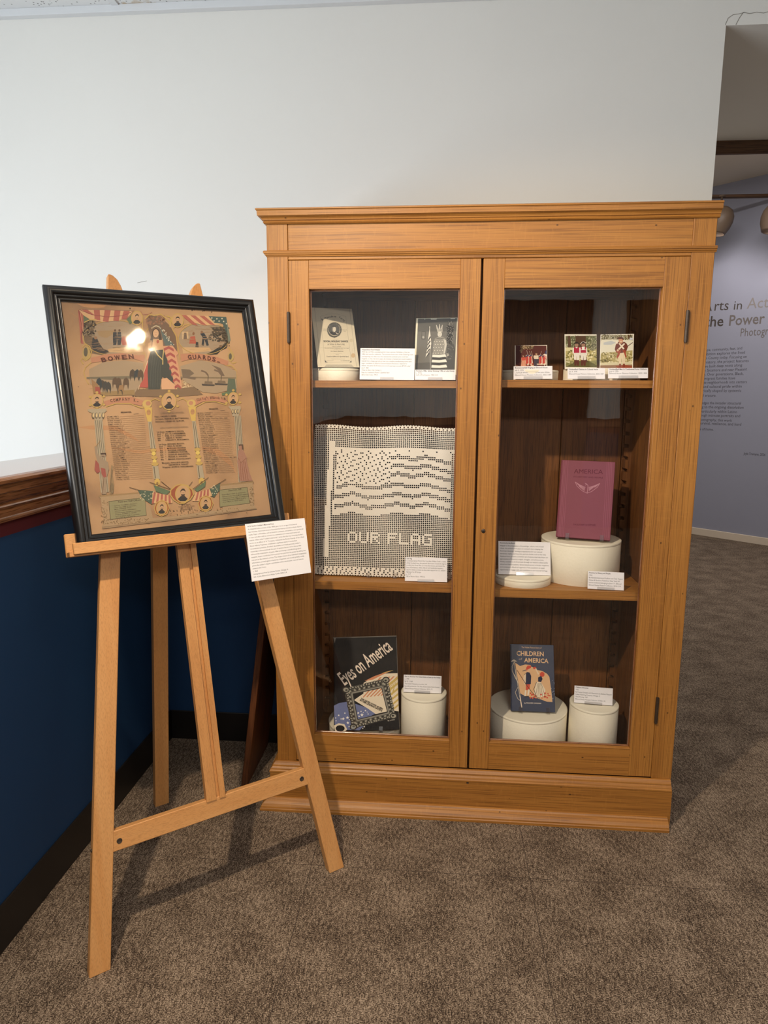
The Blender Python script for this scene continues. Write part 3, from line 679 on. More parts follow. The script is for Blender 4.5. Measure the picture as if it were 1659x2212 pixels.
md = fo.modifiers.new('split', 'EDGE_SPLIT'); md.split_angle = R(40)
IW, IH0, IH1 = FWD_/2-0.0355, 0.0365, FH-0.0355
MB().box(-IW, IW, 0.0125, 0.0140, IH0-0.001, IH1+0.001, GLAZE, 'x', 0).build('glazing', PR)
MB().box(-FWD_/2+0.01, FWD_/2-0.01, 0.0196, 0.0225, 0.01, FH-0.01, pm('kraft_backing', '#6a5236', 0.9), 'x', 0.0005).build('backing', PR)
def old_paper():
    m, nt, b = new_mat('aged_paper'); L = nt.links
    tc = N(nt, 'ShaderNodeTexCoord'); n1 = N(nt, 'ShaderNodeTexNoise', i_Scale=5.0, i_Detail=5.0, i_Distortion=0.6); L.new(tc.outputs['Object'], n1.inputs['Vector'])
    cr = N(nt, 'ShaderNodeValToRGB'); e = cr.color_ramp.elements; e[0].position = 0.30; e[0].color = lin('#84654a'); e[1].position = 0.66; e[1].color = lin('#b08d68')
    k = e.new(0.45); k.color = lin('#a27f5b')
    L.new(n1.outputs['Fac'], cr.inputs[0]); L.new(cr.outputs[0], b.inputs['Base Color']); b.inputs['Roughness'].default_value = 0.85
    return m
PAPER = old_paper()
pa = Art([(158, 203), (1310, 278), (1532, 1580), (370, 1685)], -IW+0.001, IW-0.001, IH0, IH1, 0.0176)
pa.box(-IW, IW, 0.0177, 0.0196, IH0-0.001, IH1+0.001, PAPER, 'x', 0)
base_pt = pa.pt
def use(kx, ox, ky, oy): pa.pt = lambda x, y: base_pt(ox+kx*x, oy+ky*y)
INK, GOLD, RED, PALE, GRN, BRN, DK = '#43392f', '#ae9154', '#9c5c4e', '#bd9970', '#5d664f', '#84664a', '#4b4139'
SCENE, SKY_, RIB = '#94816a', '#b79069', '#a8785d'
use(0.7322, 207.4, 0.7322, 177.8)          # upper half, drawn in its own picture coordinates
pa.line([(0, 125), (60, 160), (110, 190)], 5, '#a47c57'); pa.poly([(60, 50), (330, 62), (300, 90), (190, 92), (120, 80)], '#ab805a')
pa.dots([(random.uniform(930, 1400), random.uniform(100, 135)) for _ in range(16)]+[(370, 65), (530, 98), (90, 768)], 6, '#4a3a2e')
pa.poly([(60, 1120), (200, 1105), (420, 1110), (560, 1190), (640, 1260), (560, 1225), (420, 1150), (200, 1140)], '#ab805b'); pa.poly([(1180, 1300), (1330, 1330), (1440, 1420), (1500, 1560), (1440, 1480), (1330, 1390), (1180, 1330)], '#ab805b'); pa.poly([(330, 1290), (640, 1330), (900, 1300), (1100, 1330), (900, 1330), (640, 1360)], '#ae835d')
# scenes
pa.ell(400, 350, 270, 150, SCENE, 30); pa.ell(1180, 360, 225, 140, SCENE, 30)
pa.poly([(120, 215), (220, 205), (225, 250), (200, 330), (260, 440), (360, 470), (300, 500), (190, 480), (140, 380), (118, 280)], '#6d5b47')
for _ in range(7): x = random.uniform(125, 220); pa.ell(x, random.uniform(225, 270), 26, 16, '#5a4d3e', 9)
pa.poly([(250, 290), (400, 285), (395, 310), (330, 350), (260, 330)], '#937a59'); pa.poly([(380, 430), (590, 425), (520, 450), (400, 448)], '#7d6a4e')
pa.poly([(210, 345), (245, 345), (262, 385), (300, 440), (355, 465), (290, 490), (215, 455), (200, 400)], '#3d3a38'); pa.ell(235, 348, 14, 13, '#8a6a4f')
for x in (402, 440):
    pa.poly([(x-16, 300), (x+14, 300), (x+20, 355), (x+12, 410), (x-14, 412), (x-18, 350)], '#3c3d3e'); pa.ell(x, 286, 10, 12, '#7c6048')
pa.poly([(470, 330), (500, 340), (530, 410), (470, 415), (455, 380)], '#9b5a4a')
pa.poly([(1060, 345), (1100, 340), (1115, 405), (1050, 405)], '#a1503f'); pa.ell(1088, 318, 11, 14, '#7b5a42')
pa.poly([(1145, 318), (1180, 312), (1205, 350), (1225, 420), (1205, 425), (1185, 370), (1180, 425), (1160, 420), (1168, 350)], '#35383b'); pa.ell(1160, 305, 11, 12, '#7b5a42')
pa.poly([(1110, 392), (1130, 392), (1136, 440), (1106, 440)], '#3b3835'); pa.poly([(985, 300), (1040, 300), (1045, 365), (990, 365)], '#b79c78'); pa.poly([(1005, 310), (1025, 310), (1032, 365), (1000, 365)], '#6a5a4c')
pa.poly([(1230, 260), (1390, 260), (1410, 400), (1370, 430), (1340, 330), (1280, 300)], '#5f5444')
pa.dots([(random.uniform(1260, 1400), random.uniform(260, 390)) for _ in range(60)], 10, '#4b443a'); pa.dots([(random.uniform(1210, 1310), random.uniform(335, 370)) for _ in range(25)], 7, '#4f4a42')
pa.poly([(1205, 495), (1260, 470), (1330, 425), (1375, 425), (1385, 445), (1330, 470), (1300, 500), (1220, 503)], '#34332f'); pa.ell(1330, 428, 14, 12, '#6f573f')
pa.poly([(340, 445), (640, 415), (650, 470), (480, 480), (350, 470)], '#b4946c'); pa.poly([(990, 435), (1230, 440), (1250, 470), (1000, 490)], '#b4946c')
for bx, by, rx_, ry_, c_ in ((400, 350, 250, 130, '#94775a'), (1180, 360, 200, 120, '#94775a'), (420, 770, 200, 60, '#7d664a'), (1230, 770, 220, 60, '#94775a'), (420, 640, 230, 60, '#957858'), (1220, 640, 220, 60, '#957858')):
    for _ in range(46):
        a_ = random.uniform(0, 6.28); q_ = math.sqrt(random.random()); x_, y_ = bx+rx_*q_*math.cos(a_), by+ry_*q_*math.sin(a_); l_ = random.uniform(12, 46)
        pa.line([(x_-l_, y_+2), (x_, y_-2), (x_+l_, y_+1)], random.uniform(1.5, 3.5), c_)
for cx_, cy_, rx_, ry_ in ((400, 350, 270, 150), (1180, 360, 225, 140)):
    pa.line([(cx_+rx_*math.cos(a_*.21), cy_+ry_*math.sin(a_*.21)) for a_ in range(31)], 5, GOLD)
pa.dots([(random.uniform(118, 232), random.uniform(200, 330)) for _ in range(70)], 9, '#4c4238'); pa.dots([(random.uniform(118, 232), random.uniform(200, 330)) for _ in range(40)], 7, '#7d6d56')
pa.dots([(random.uniform(1240, 1400), random.uniform(262, 330)) for _ in range(60)], 8, '#574c3e'); pa.dots([(random.uniform(1340, 1405), random.uniform(320, 430)) for _ in range(40)], 8, '#5b503f')
pa.dots([(random.uniform(160, 640), random.uniform(690, 720)) for _ in range(60)], 6, '#5f5444'); pa.dots([(random.uniform(985, 1465), random.uniform(700, 716)) for _ in range(40)], 6, '#66594a'); pa.dots([(random.uniform(270, 580), random.uniform(790, 845)) for _ in range(60)], 7, '#5d4d3a'); pa.dots([(random.uniform(560, 1150), random.uniform(795, 860)) for _ in range(90)], 8, '#5d4d3c'); pa.dots([(random.uniform(1000, 1100), random.uniform(730, 790)) for _ in range(40)], 7, '#c3ab86')
for x_, y_ in ((300, 712), (325, 722), (350, 727), (410, 687), (440, 692), (505, 692), (560, 622), (600, 624), (630, 626), (402, 286), (440, 286)): pa.ell(x_, y_, 8, 9, '#5a4636', 8)
# drapes of the two flags
pa.poly([(85, 105), (560, 120), (520, 165), (440, 200), (300, 215), (190, 195), (120, 150)], PALE)
for a, b, c, d in ((110, 106, 170, 150), (215, 108, 225, 200), (310, 112, 295, 214), (395, 115, 385, 208), (475, 118, 455, 192)):
    pa.poly([(a, b), (a+52, b+2), (c+48, d), (c, d-6)], RED)
pa.line([(90, 106), (200, 150), (330, 170), (470, 160), (556, 122)], 5, '#7f4a42'); pa.line([(85, 104), (560, 118)], 4, '#7a5f4d')
pa.poly([(80, 108), (122, 150), (130, 250), (112, 330), (130, 400), (108, 395), (98, 300), (88, 200)], RED); pa.line([(85, 110), (115, 250), (108, 390)], 4, '#6f3b38'); pa.line([(100, 130), (128, 300)], 3, PALE)
pa.poly([(128, 155), (185, 195), (130, 225)], GRN); pa.poly([(500, 190), (548, 150), (560, 215), (530, 235)], GRN)
pa.poly([(960, 155), (1370, 175), (1385, 215), (1300, 245), (1180, 250), (1060, 215)], PALE)
for a, c in ((975, 1050), (1055, 1130), (1135, 1205)):
    pa.poly([(a, 156+(a-960)*.05), (a+45, 158+(a-960)*.05), (c+75, 250), (c+25, 240)], RED)
pa.poly([(1215, 168), (1372, 176), (1395, 290), (1395, 350), (1340, 235), (1270, 228)], '#47554f')
for x, y in ((1245, 185), (1290, 192), (1335, 190), (1265, 210), (1310, 212), (1350, 215), (1375, 235)): pa.star(x, y, 9, '#c9bda2')
pa.poly([(1378, 210), (1400, 300), (1415, 380), (1395, 400), (1385, 310)], '#6d7466')
# gilt scrolls, ribbons and vases
def scroll(pts, w=8, c=GOLD): pa.line(pts, w, c)
scroll([(135, 215), (180, 195), (240, 192)]); scroll([(640, 190), (640, 300), (690, 270), (650, 330), (660, 420)]); scroll([(930, 250), (900, 280), (935, 330), (950, 420), (960, 480)]); scroll([(985, 260), (1010, 240), (1045, 235)])
scroll([(120, 430), (150, 400), (185, 425), (200, 470), (185, 520), (150, 545), (120, 520), (110, 545), (130, 575)], 9); pa.ell(155, 480, 34, 58, '#a58d5a', 16); pa.ell(150, 470, 18, 40, '#5c5546', 12)
scroll([(1395, 440), (1430, 480), (1440, 530), (1410, 560), (1440, 580), (1470, 570)], 9); pa.ell(1420, 520, 28, 42, '#a58d5a', 16); pa.ell(1415, 520, 14, 28, '#5c5546', 12)
scroll([(135, 640), (150, 600), (200, 560), (260, 555)], 7); scroll([(135, 640), (150, 700), (180, 750)], 7); scroll([(1475, 720), (1470, 640), (1430, 600), (1370, 595)], 7)
for s in (0, 1): scroll([(640+s*300, 490), (655+s*300, 470), (668+s*300, 500), (690+s*280, 540)], 5)
pa.poly([(195, 520), (330, 490), (480, 482), (600, 500), (665, 500), (660, 560), (560, 530), (420, 530), (300, 550), (200, 565)], RIB)
pa.poly([(975, 495), (1120, 490), (1260, 510), (1400, 560), (1390, 600), (1330, 580), (1200, 550), (1060, 540), (985, 560)], RIB)
pa.text_arc('BOWEN', [(285, 560), (400, 540), (580, 528)], 36, '#57372c', 0.05); pa.text_arc('GUARDS.', [(1040, 540), (1160, 538), (1250, 556), (1335, 575)], 36, '#57372c', 0.05)
# central figure
pa.poly([(665, 190), (720, 155), (800, 175), (880, 250), (930, 340), (945, 470), (820, 470), (720, 380), (690, 260)], '#6d5848'); pa.dots([(random.uniform(670, 830), random.uniform(165, 235)) for _ in range(40)], 9, '#8b6650')
scroll([(660, 190), (700, 150), (740, 160), (800, 150), (850, 190), (880, 230)], 10); scroll([(620, 120), (640, 150), (690, 150), (720, 130)], 6, '#9d6d58'); scroll([(850, 165), (890, 180), (880, 260)], 14)
pa.poly([(595, 790), (660, 800), (720, 770), (1000, 790), (1100, 780), (1180, 850), (900, 870), (620, 860), (540, 845)], '#76614b')
pa.poly([(710, 390), (690, 440), (690, 560), (640, 700), (590, 775), (690, 785), (712, 740), (700, 600)], '#a4554a')
pa.poly([(735, 365), (815, 360), (828, 460), (725, 462)], '#b9946e'); pa.poly([(716, 462), (825, 455), (860, 540), (900, 640), (925, 750), (860, 720), (820, 690), (800, 800), (700, 800), (690, 650), (695, 540)], '#464741')
for k in range(5): pa.line([(735+k*22, 480), (720+k*20, 620), (715+k*22, 780)], 4, '#56564f')
pa.poly([(812, 710), (860, 700), (930, 760), (955, 800), (815, 800)], '#c09674')
pa.line([(752, 460), (775, 500), (822, 545), (822, 585)], 8, '#c0a86c'); pa.line([(828, 455), (820, 540)], 7, '#c0a86c')
pa.ell(775, 385, 11, 16, '#9d5547', 10); pa.poly([(730, 285), (757, 268), (786, 285), (800, 320), (812, 372), (785, 372), (780, 330), (735, 330), (730, 372), (708, 375), (720, 320)], '#41352d'); pa.ell(757, 314, 25, 35, '#bf9a78'); pa.line([(748, 306), (752, 306)], 4, INK); pa.line([(764, 306), (768, 306)], 4, INK); pa.line([(752, 328), (763, 328)], 3, '#8a4f42')
for k in range(8): pa.star(722+k*10.5, 272-22*math.sin(math.pi*(k+.5)/8), 7, '#d9cca9')
pa.poly([(690, 400), (715, 390), (712, 470), (690, 545), (678, 540), (690, 470)], '#b9946e')
pa.poly([(785, 235), (815, 300), (905, 400), (920, 430), (840, 420), (815, 350)], '#56605c')
for _ in range(26): t = random.random(); pa.star(795+t*105+random.uniform(-8, 16), 265+t*145+random.uniform(-16, 16), 6, '#cfc6ae')
pa.poly([(820, 425), (905, 420), (958, 490), (940, 510), (960, 600), (995, 780), (985, 800), (930, 760), (890, 620), (850, 510)], '#b98a6b')
for k in range(7):
    t = k/6; y_ = 440+t*330; xa, xb = 828+t*100, 915+t*70
    pa.poly([(xa, y_+6), (xa+(xb-xa)*.5, y_-16), (xb, y_+10), (xb+3, y_+34), (xa+(xb-xa)*.5, y_+8), (xa+4, y_+28)], '#96524b')
pa.line([(610, 800), (690, 550)], 5, '#c9b293')
# lower scenes
pa.poly([(180, 620), (300, 560), (480, 545), (650, 570), (660, 700), (580, 830), (300, 840), (190, 740)], '#97836a'); pa.poly([(975, 600), (1150, 550), (1350, 590), (1470, 650), (1480, 800), (1300, 840), (1180, 830), (1000, 720)], '#97836a')
pa.poly([(160, 685), (640, 680), (640, 695), (400, 715), (160, 700)], '#6e6452'); pa.poly([(980, 690), (1470, 700), (1470, 715), (980, 705)], '#7d6c55'); pa.poly([(250, 820), (580, 800), (580, 845), (320, 850)], '#8b734f')
for x, y in ((300, 760), (325, 770), (350, 775), (410, 735), (440, 740), (505, 740), (455, 790), (560, 668), (600, 670), (630, 672), (270, 740)):
    pa.poly([(x-22, y-30), (x, y-48), (x+20, y-28), (x+26, y+10), (x+18, y+60), (x+8, y+20), (x-14, y+18), (x-20, y+58), (x-28, y+5)], random.choice(['#45423d', '#4e4338', '#5b4a3a', '#3c4040']))
pa.poly([(445, 760), (480, 755), (486, 800), (480, 838), (470, 800), (450, 800), (446, 838), (436, 800)], '#8b6d4c')
pa.poly([(985, 625), (1060, 630), (1100, 665), (1060, 690), (1120, 700), (1110, 720), (1000, 700)], '#6d5e4e')
for x, y in ((1230, 755), (1345, 750)):
    pa.poly([(x-65, y), (x+60, y+8), (x+45, y+22), (x-55, y+18)], '#4b443d'); pa.poly([(x-35, y-22), (x+30, y-18), (x+35, y+4), (x-40, y)], '#6f5f4d'); pa.line([(x-8, y-20), (x-6, y-70)], 6, INK); pa.line([(x-6, y-70), (x-30, y-100), (x-70, y-115)], 14, '#6b5a4a')
pa.poly([(1250, 590), (1330, 620), (1370, 690), (1340, 690), (1310, 640)], '#6b5a4a'); pa.poly([(200, 700), (260, 750), (280, 830), (220, 830)], '#8c6d4b'); pa.poly([(235, 770), (275, 775), (285, 835), (240, 835)], '#8f4e42')
pa.poly([(1400, 710), (1460, 715), (1475, 830), (1420, 850), (1390, 850)], '#59604f'); pa.poly([(1345, 840), (1410, 820), (1420, 850), (1350, 860)], '#5d6a4e')
# ribbons with the company
pa.poly([(310, 900), (420, 865), (560, 862), (665, 900), (640, 940), (520, 915), (420, 920), (335, 945)], RIB); pa.poly([(1090, 905), (1180, 868), (1300, 865), (1400, 900), (1390, 930), (1290, 905), (1180, 910), (1115, 945)], RIB)
pa.text_arc('COMPANY K.', [(370, 908), (480, 893), (620, 908)], 28, '#59402f', 0.03); pa.text_arc("132d Reg't Illinois Vols.", [(1125, 908), (1200, 893), (1300, 888), (1395, 905)], 24, '#59402f', 0.02)
scroll([(330, 945), (420, 918), (540, 920), (640, 960), (690, 945), (720, 900), (760, 880), (800, 900)], 8); scroll([(960, 900), (1000, 880), (1040, 905), (1060, 950), (1120, 955), (1200, 915), (1290, 912), (1400, 945)], 8)
pa.ell(690, 925, 42, 36, '#b59a5e', 14); pa.ell(1080, 925, 38, 34, '#b59a5e', 14); pa.ell(700, 920, 22, 20, RIB, 12); pa.ell(1075, 922, 20, 18, RIB, 12)
def portrait(cx, cy, rx, ry, beard=True, ring=GOLD):
    pa.ell(cx, cy, rx+8, ry+8, ring, 22); pa.ell(cx, cy, rx, ry, '#b08d67', 22)
    pa.poly([(cx-rx*.75, cy+ry*.66), (cx-rx*.3, cy+ry*.3), (cx+rx*.3, cy+ry*.3), (cx+rx*.75, cy+ry*.66), (cx+rx*.4, cy+ry*.92), (cx-rx*.4, cy+ry*.92)], '#3a3632')
    pa.ell(cx+rx*.02, cy-ry*.12, rx*.30, ry*.40, '#b59270', 16)
    pa.poly([(cx-rx*.36, cy-ry*.10), (cx-rx*.36, cy-ry*.42), (cx-rx*.1, cy-ry*.64), (cx+rx*.2, cy-ry*.62), (cx+rx*.38, cy-ry*.38), (cx+rx*.35, cy-ry*.10), (cx+rx*.28, cy-ry*.34), (cx, cy-ry*.42), (cx-rx*.26, cy-ry*.32)], '#43382f')
    if beard: pa.poly([(cx-rx*.28, cy), (cx-rx*.1, cy+ry*.10), (cx+rx*.14, cy+ry*.10), (cx+rx*.33, cy), (cx+rx*.24, cy+ry*.32), (cx+rx*.04, cy+ry*.42), (cx-rx*.18, cy+ry*.32)], '#4b3f35')
    pa.line([(cx-rx*.17, cy-ry*.18), (cx-rx*.05, cy-ry*.18)], 3, INK); pa.line([(cx+rx*.08, cy-ry*.18), (cx+rx*.2, cy-ry*.18)], 3, INK); pa.line([(cx+rx*.03, cy-ry*.14), (cx+rx*.04, cy+ry*.02)], 2.5, '#8a6a4e'); pa.line([(cx-rx*.05, cy+ry*.10), (cx+rx*.13, cy+ry*.10)], 3, '#2f2723')
portrait(590, 182, 44, 54, False); portrait(945, 205, 46, 54); portrait(252, 893, 48, 54); portrait(1448, 888, 40, 50); portrait(882, 905, 58, 70)
for cx, cy in ((882, 905), (252, 893), (1448, 888)):
    for a in range(6): pa.ell(cx+86*math.cos(a*1.05+.5)*(.8 if cx != 882 else 1), cy+90*math.sin(a*1.05+.5)*(.8 if cx != 882 else 1), 13, 11, GOLD, 8)
# ---- lower half
use(0.8393, 207.4, 0.8393, 829.5)
COLM, SH_ = '#9d9078', '#5f5343'
def column(x0, y0, x1, y1, w):
    pa.line([(x0, y0), (x1, y1)], w, COLM)
    for k in (-.34, -.1, .12, .34): pa.line([(x0+w*k, y0), (x1+w*k, y1)], 3.5, SH_)
column(232, 150, 290, 700, 62); column(1300, 130, 1345, 640, 52)
pa.poly([(150, 65), (290, 62), (295, 80), (275, 95), (265, 150), (205, 150), (195, 100), (155, 82)], COLM); pa.poly([(1228, 58), (1320, 55), (1325, 75), (1308, 130), (1262, 132), (1250, 85)], COLM)
for x in (180, 205, 230, 255): pa.ell(x+12, 115, 11, 24, SH_, 10); pa.ell(x+14, 112, 7, 18, '#bda67c', 8)
for x in (1262, 1282, 1302): pa.ell(x, 98, 9, 20, SH_, 10); pa.ell(x+1, 96, 5, 15, '#bda67c', 8)
for x0, x1, y1 in ((612, 690, 640), (948, 1032, 640)):
    d = (x1-x0)/570.0
    f_ = lambda y: x0+(y-70)*d
    pa.poly([(f_(60)-30, 58), (f_(60)+30, 58), (f_(160)+16, 165), (f_(160)-16, 165)], '#b89a55'); pa.ell(f_(95), 95, 17, 22, '#a37b55', 12); pa.line([(f_(90)-8, 90), (f_(90)-3, 90)], 3, INK); pa.line([(f_(90)+4, 90), (f_(90)+9, 90)], 3, INK)
    pa.poly([(f_(165)-14, 165), (f_(165)+14, 165), (f_(370)+22, 370), (f_(370)-20, 370)], COLM); pa.line([(f_(170)-5, 170), (f_(370)-8, 370)], 4, SH_); pa.line([(f_(170)+6, 170), (f_(370)+12, 370)], 4, SH_)
    for y, r, c in ((385, 24, GOLD), (410, 17, '#c4aa5c'), (440, 24, GOLD), (468, 16, '#c4aa5c'), (490, 28, GOLD)): pa.ell(f_(y), y, r, 15, c, 12)
    pa.poly([(f_(505)-22, 505), (f_(505)+22, 505), (f_(605)+26, 605), (f_(605)-22, 605)], COLM); pa.line([(f_(510)-10, 510), (f_(600)-10, 600)], 6, SH_); pa.ell(f_(635), 630, 22, 30, '#b89a55', 12); pa.ell(f_(640), 640, 9, 14, '#86693f', 8)
LK = '#4d3d30'
pa.text('PRIVATES.', 402, 97, 486, 94, 9, LK, 0.04); pa.text('PRIVATES.', 1078, 80, 1152, 77, 9, LK, 0.04); pa.line([(500, 106), (540, 103)], 2, LK); pa.line([(1165, 88), (1200, 86)], 2, LK)
names1 = ['ADAMS, WM. B.', 'BALLARD, JOHN', 'BURNS, ROBERT J.', 'BATES, HARVEY E.', 'BEMIS, ASHEL O.', 'CUNNINGHAM, DYLAN', 'CLARK, THOMAS E.', 'CRAWFORD, PETER S.', 'CHAPIN, DODD E.', 'CHENEY, RODERICK', 'CHAPMAN, CHARLES G.', 'CALHOUN, CHARLES W.', 'DUFFEY, GEORGE V.', 'DANDURAND, ELLIOTT B.', 'ELLIOTT, WILLIAM F.', 'FISHER, LEOPOLD', 'GREENFIELD, HARLOW J.', 'GLASS, FRANKLIN', 'HOLE, WILLIAM', 'HOULIVER HARVEY', 'HOGAN, MARTIN', 'HICKEY, JAMES', 'JOHNSON, SAMUEL', 'JOHNSON, ANDREW', 'JOHNSON, ANDREW G.', 'JOHNSON, ANDREW J.', 'JOHNSON, OLA M.', 'JOHNSON, JOHN C.', 'KANEY, DAVID', 'KELDERS, OSCAR', 'KYRTH, SYLAN', 'LAWMAN, CHARLES', 'LINDELL, SELWIN']
for i, s in enumerate(names1):
    y = 128+14.95*i; x = 298+2.35*i; w = len(s)*6.9
    pa.text(s, x, y, x+w, y-3, 8.5, LK, 0.006); pa.line([(x+w+8, y-4), (580+1.6*i if i < 16 else 610+1.3*i, y-12)], 1.6, '#7b6148')
names2 = ['MORRIS, CHARLES G.', 'MAYNARD, EDWARD', 'MORGAN, WILLIAM A.', 'MILLER, JOHN, Died Aug. 30th, 1864', 'MORTON, LEWIS', 'OTTUS, CHARLES', 'PEASE, GEORGE W.', 'POTTER, EDWARD H.', 'PARMERLEE, SAMUEL', 'PRESCOTT, JONAS D.', 'PALMER, LEANDER', 'POTTER, EDWIN D.', 'PARTLEY, BENJAMIN F.', 'PETERSON, JOHN', 'PAINTER, PATRICK', 'PHELPS, RUSSELL', 'ROWLEY, OLIVER', 'RUTLEDGE, GEORGE A.', 'SISCOVE, CHARLES A.', 'SIMPSON, RICHARD W.', 'SIMPSON, ORA', 'SPRY, NICHOLAS', 'SCHICHTER, PHIL', 'SCHROVER, JOHN', 'SHEEHAN, DANIEL, Deserted June 4th, 1864', 'TIFFANY, HARRISON', 'TOMBLAY, DWIGHT D.', 'TODD, ROBERT', 'TERRILL, THOMAS', 'WATSON, EDWARD', 'WILLER, MAGNUS', 'WAGNER, HENRY D.', 'WILDER, F. JAY']
for i, s in enumerate(names2):
    y = 109+14.35*i; x = 990+2.35*i; w = min(len(s)*6.6, 250)
    pa.text(s, x, y, x+w, y-3, 8.2, LK, 0.006)
    if w < 200: pa.line([(x+w+8, y-4), (1235+1.6*i, y-9)], 1.6, '#7b6148')
pa.text('COMMISSIONED OFFICERS.', 704, 107, 888, 103, 12, '#7d6751', 0.0); pa.text('NON-COMMISSIONED OFFICERS.', 704, 219, 924, 214, 12, '#7d6751', 0.0)
for s, x0, x1, y in (('Capt., CALVIN S. LEWIS.', 660, 830, 133), ('1st Lieut., FRANK H. BATTERSHALL', 664, 926, 151), ('2nd Lieut., HENRY D. GURLER.', 667, 890, 171), ("1st Serg't, ROMEYN S. DIXON.", 678, 888, 250), ('2nd   "   JAS. H. LINDERMAN.', 682, 900, 266), ('3rd   "   WM. H. H. JOHNSON.', 684, 904, 282), ('4th   "   AMOS C. RIGBY.', 686, 880, 298), ('5th   "   CARLOS H. BLACKMAN.', 688, 930, 313),
                     ('1st Corp., EDWARD BOOTH.', 694, 894, 345), ('2nd   "   GEO. E. SILSBY.', 698, 880, 361), ('3rd   "   MORGAN HOOKER.', 702, 908, 377), ('4th   "   EUGENE DRESSER.', 705, 910, 393), ('5th   "   HUBBARD FOSTER.', 707, 922, 408), ('6th   "   CHARLES ANDERSON.', 709, 938, 425), ('7th   "   FRANK A. WILSON.', 711, 920, 442), ('8th   "   MINOR SCHOOLCRAFT.', 714, 948, 460),
                     ('Musician, WALLACE BRIGGS.', 722, 930, 487), ('"   GEORGE A. DALEY.', 752, 930, 503), ('Wagoner, JOHN D. HOLDERNESS.', 727, 968, 520)):
    pa.text(s, x0, y, x1, y-5, 9.5, '#33281f', 0.016)
# left and right statues
pa.poly([(205, 350), (225, 340), (228, 400), (262, 440), (310, 470), (318, 520), (300, 600), (300, 715), (265, 715), (268, 600), (240, 500), (222, 440), (212, 400)], '#8f7c66')
pa.line([(215, 350), (250, 305)], 4, '#86663f'); pa.ell(272, 415, 20, 22, '#8f7c66', 12); pa.poly([(252, 400), (292, 398), (296, 420), (285, 410), (256, 412)], '#4a3a2f'); pa.line([(262, 424), (282, 424)], 5, '#4a3a2f')
pa.poly([(215, 450), (240, 480), (250, 545), (225, 552), (207, 525)], '#8f5046'); pa.poly([(255, 510), (290, 520), (300, 580), (280, 588), (262, 560)], '#8f5046')
pa.poly([(335, 490), (350, 500), (345, 560), (358, 640), (350, 710), (322, 715), (325, 600)], '#8c7556'); pa.ell(342, 670, 15, 42, '#77664c', 12); pa.line([(280, 590), (272, 712)], 4, '#6b543f'); pa.line([(340, 520), (330, 700)], 4, '#5c4c3a')
pa.poly([(1312, 395), (1350, 395), (1378, 450), (1378, 480), (1400, 560), (1428, 632), (1330, 636), (1318, 560), (1305, 480)], '#97705d')
pa.ell(1330, 372, 18, 24, '#97705d', 12); pa.poly([(1312, 350), (1348, 350), (1352, 392), (1340, 390), (1336, 360), (1316, 364)], '#5d4939')
for k in range(4): pa.line([(1328+k*12, 480), (1340+k*18, 628)], 3.5, '#80523f')
pa.line([(1310, 450), (1335, 492), (1375, 455)], 5, '#805a44')
# pedestals and plaques
STN, PLQ = '#9c8465', '#85805f'
pa.poly([(240, 722), (540, 705), (640, 820), (660, 905), (860, 890), (1020, 870), (1200, 850), (1175, 655), (1435, 635), (1430, 660), (1445, 820), (1465, 850), (1100, 895), (270, 978), (270, 955), (285, 930), (258, 748)], STN)
pa.poly([(240, 722), (545, 704), (548, 716), (245, 735)], '#8f7553'); pa.poly([(1172, 655), (1436, 635), (1438, 648), (1175, 668)], '#8f7553'); pa.line([(270, 968), (700, 928), (1100, 888), (1465, 848)], 9, '#897256')
pa.dots([(random.uniform(270, 640), random.uniform(905, 945)) for _ in range(90)]+[(random.uniform(262, 310), random.uniform(760, 930)) for _ in range(40)]+[(random.uniform(1410, 1440), random.uniform(680, 830)) for _ in range(40)]+[(random.uniform(700, 1400), random.uniform(840, 890)) for _ in range(70)], 4, '#7c6446')
pa.poly([(318, 768), (598, 745), (612, 885), (332, 912)], '#5d523d'); pa.poly([(322, 772), (595, 749), (608, 881), (336, 907)], PLQ); pa.poly([(1170, 697), (1388, 680), (1412, 808), (1176, 832)], '#5d523d'); pa.poly([(1174, 701), (1385, 684), (1408, 804), (1179, 828)], PLQ)
pa.text('Field and Staff Officers.', 392, 783, 575, 768, 15, LK, 0.01); pa.text('Non-Com. Staff.', 1243, 712, 1345, 700, 15, LK, 0.01)
for i, s in enumerate(['Colonel, THOMAS J. PICKETT.', 'Lieut. Col. WM. H. GUDGEL.', 'Major, JOHN M. WICK.', 'Adjutant, NATH. HERRIMAN.', 'Quartermaster, EDGAR D. HODGES', 'Surgeon, ROBERT F. HAYES.', "Ass't Surgeon, WM. H. STAGG.", 'Chaplain, A. J. FRANCK.']):
    y = 809+13.6*i; pa.text(s, 360+2.2*i, y, 360+2.2*i+len(s)*6.6, y-14, 8.5, LK, 0.008)
for i, s in enumerate(["Serg't Major, GEO. E. RANDALL.", 'Quartermaster Serg. SUMNER PERKINS.', 'Commissary Serg., GEO. H. SPERRING.', 'Hospital Steward, LYMAN WADE.', 'Drum Major, A. WHIT ESSEX.']):
    y = 740+14.5*i; pa.text(s, 1192+2.2*i, y, 1192+2.2*i+min(len(s)*6.2, 205), y-15, 8.5, LK, 0.008)
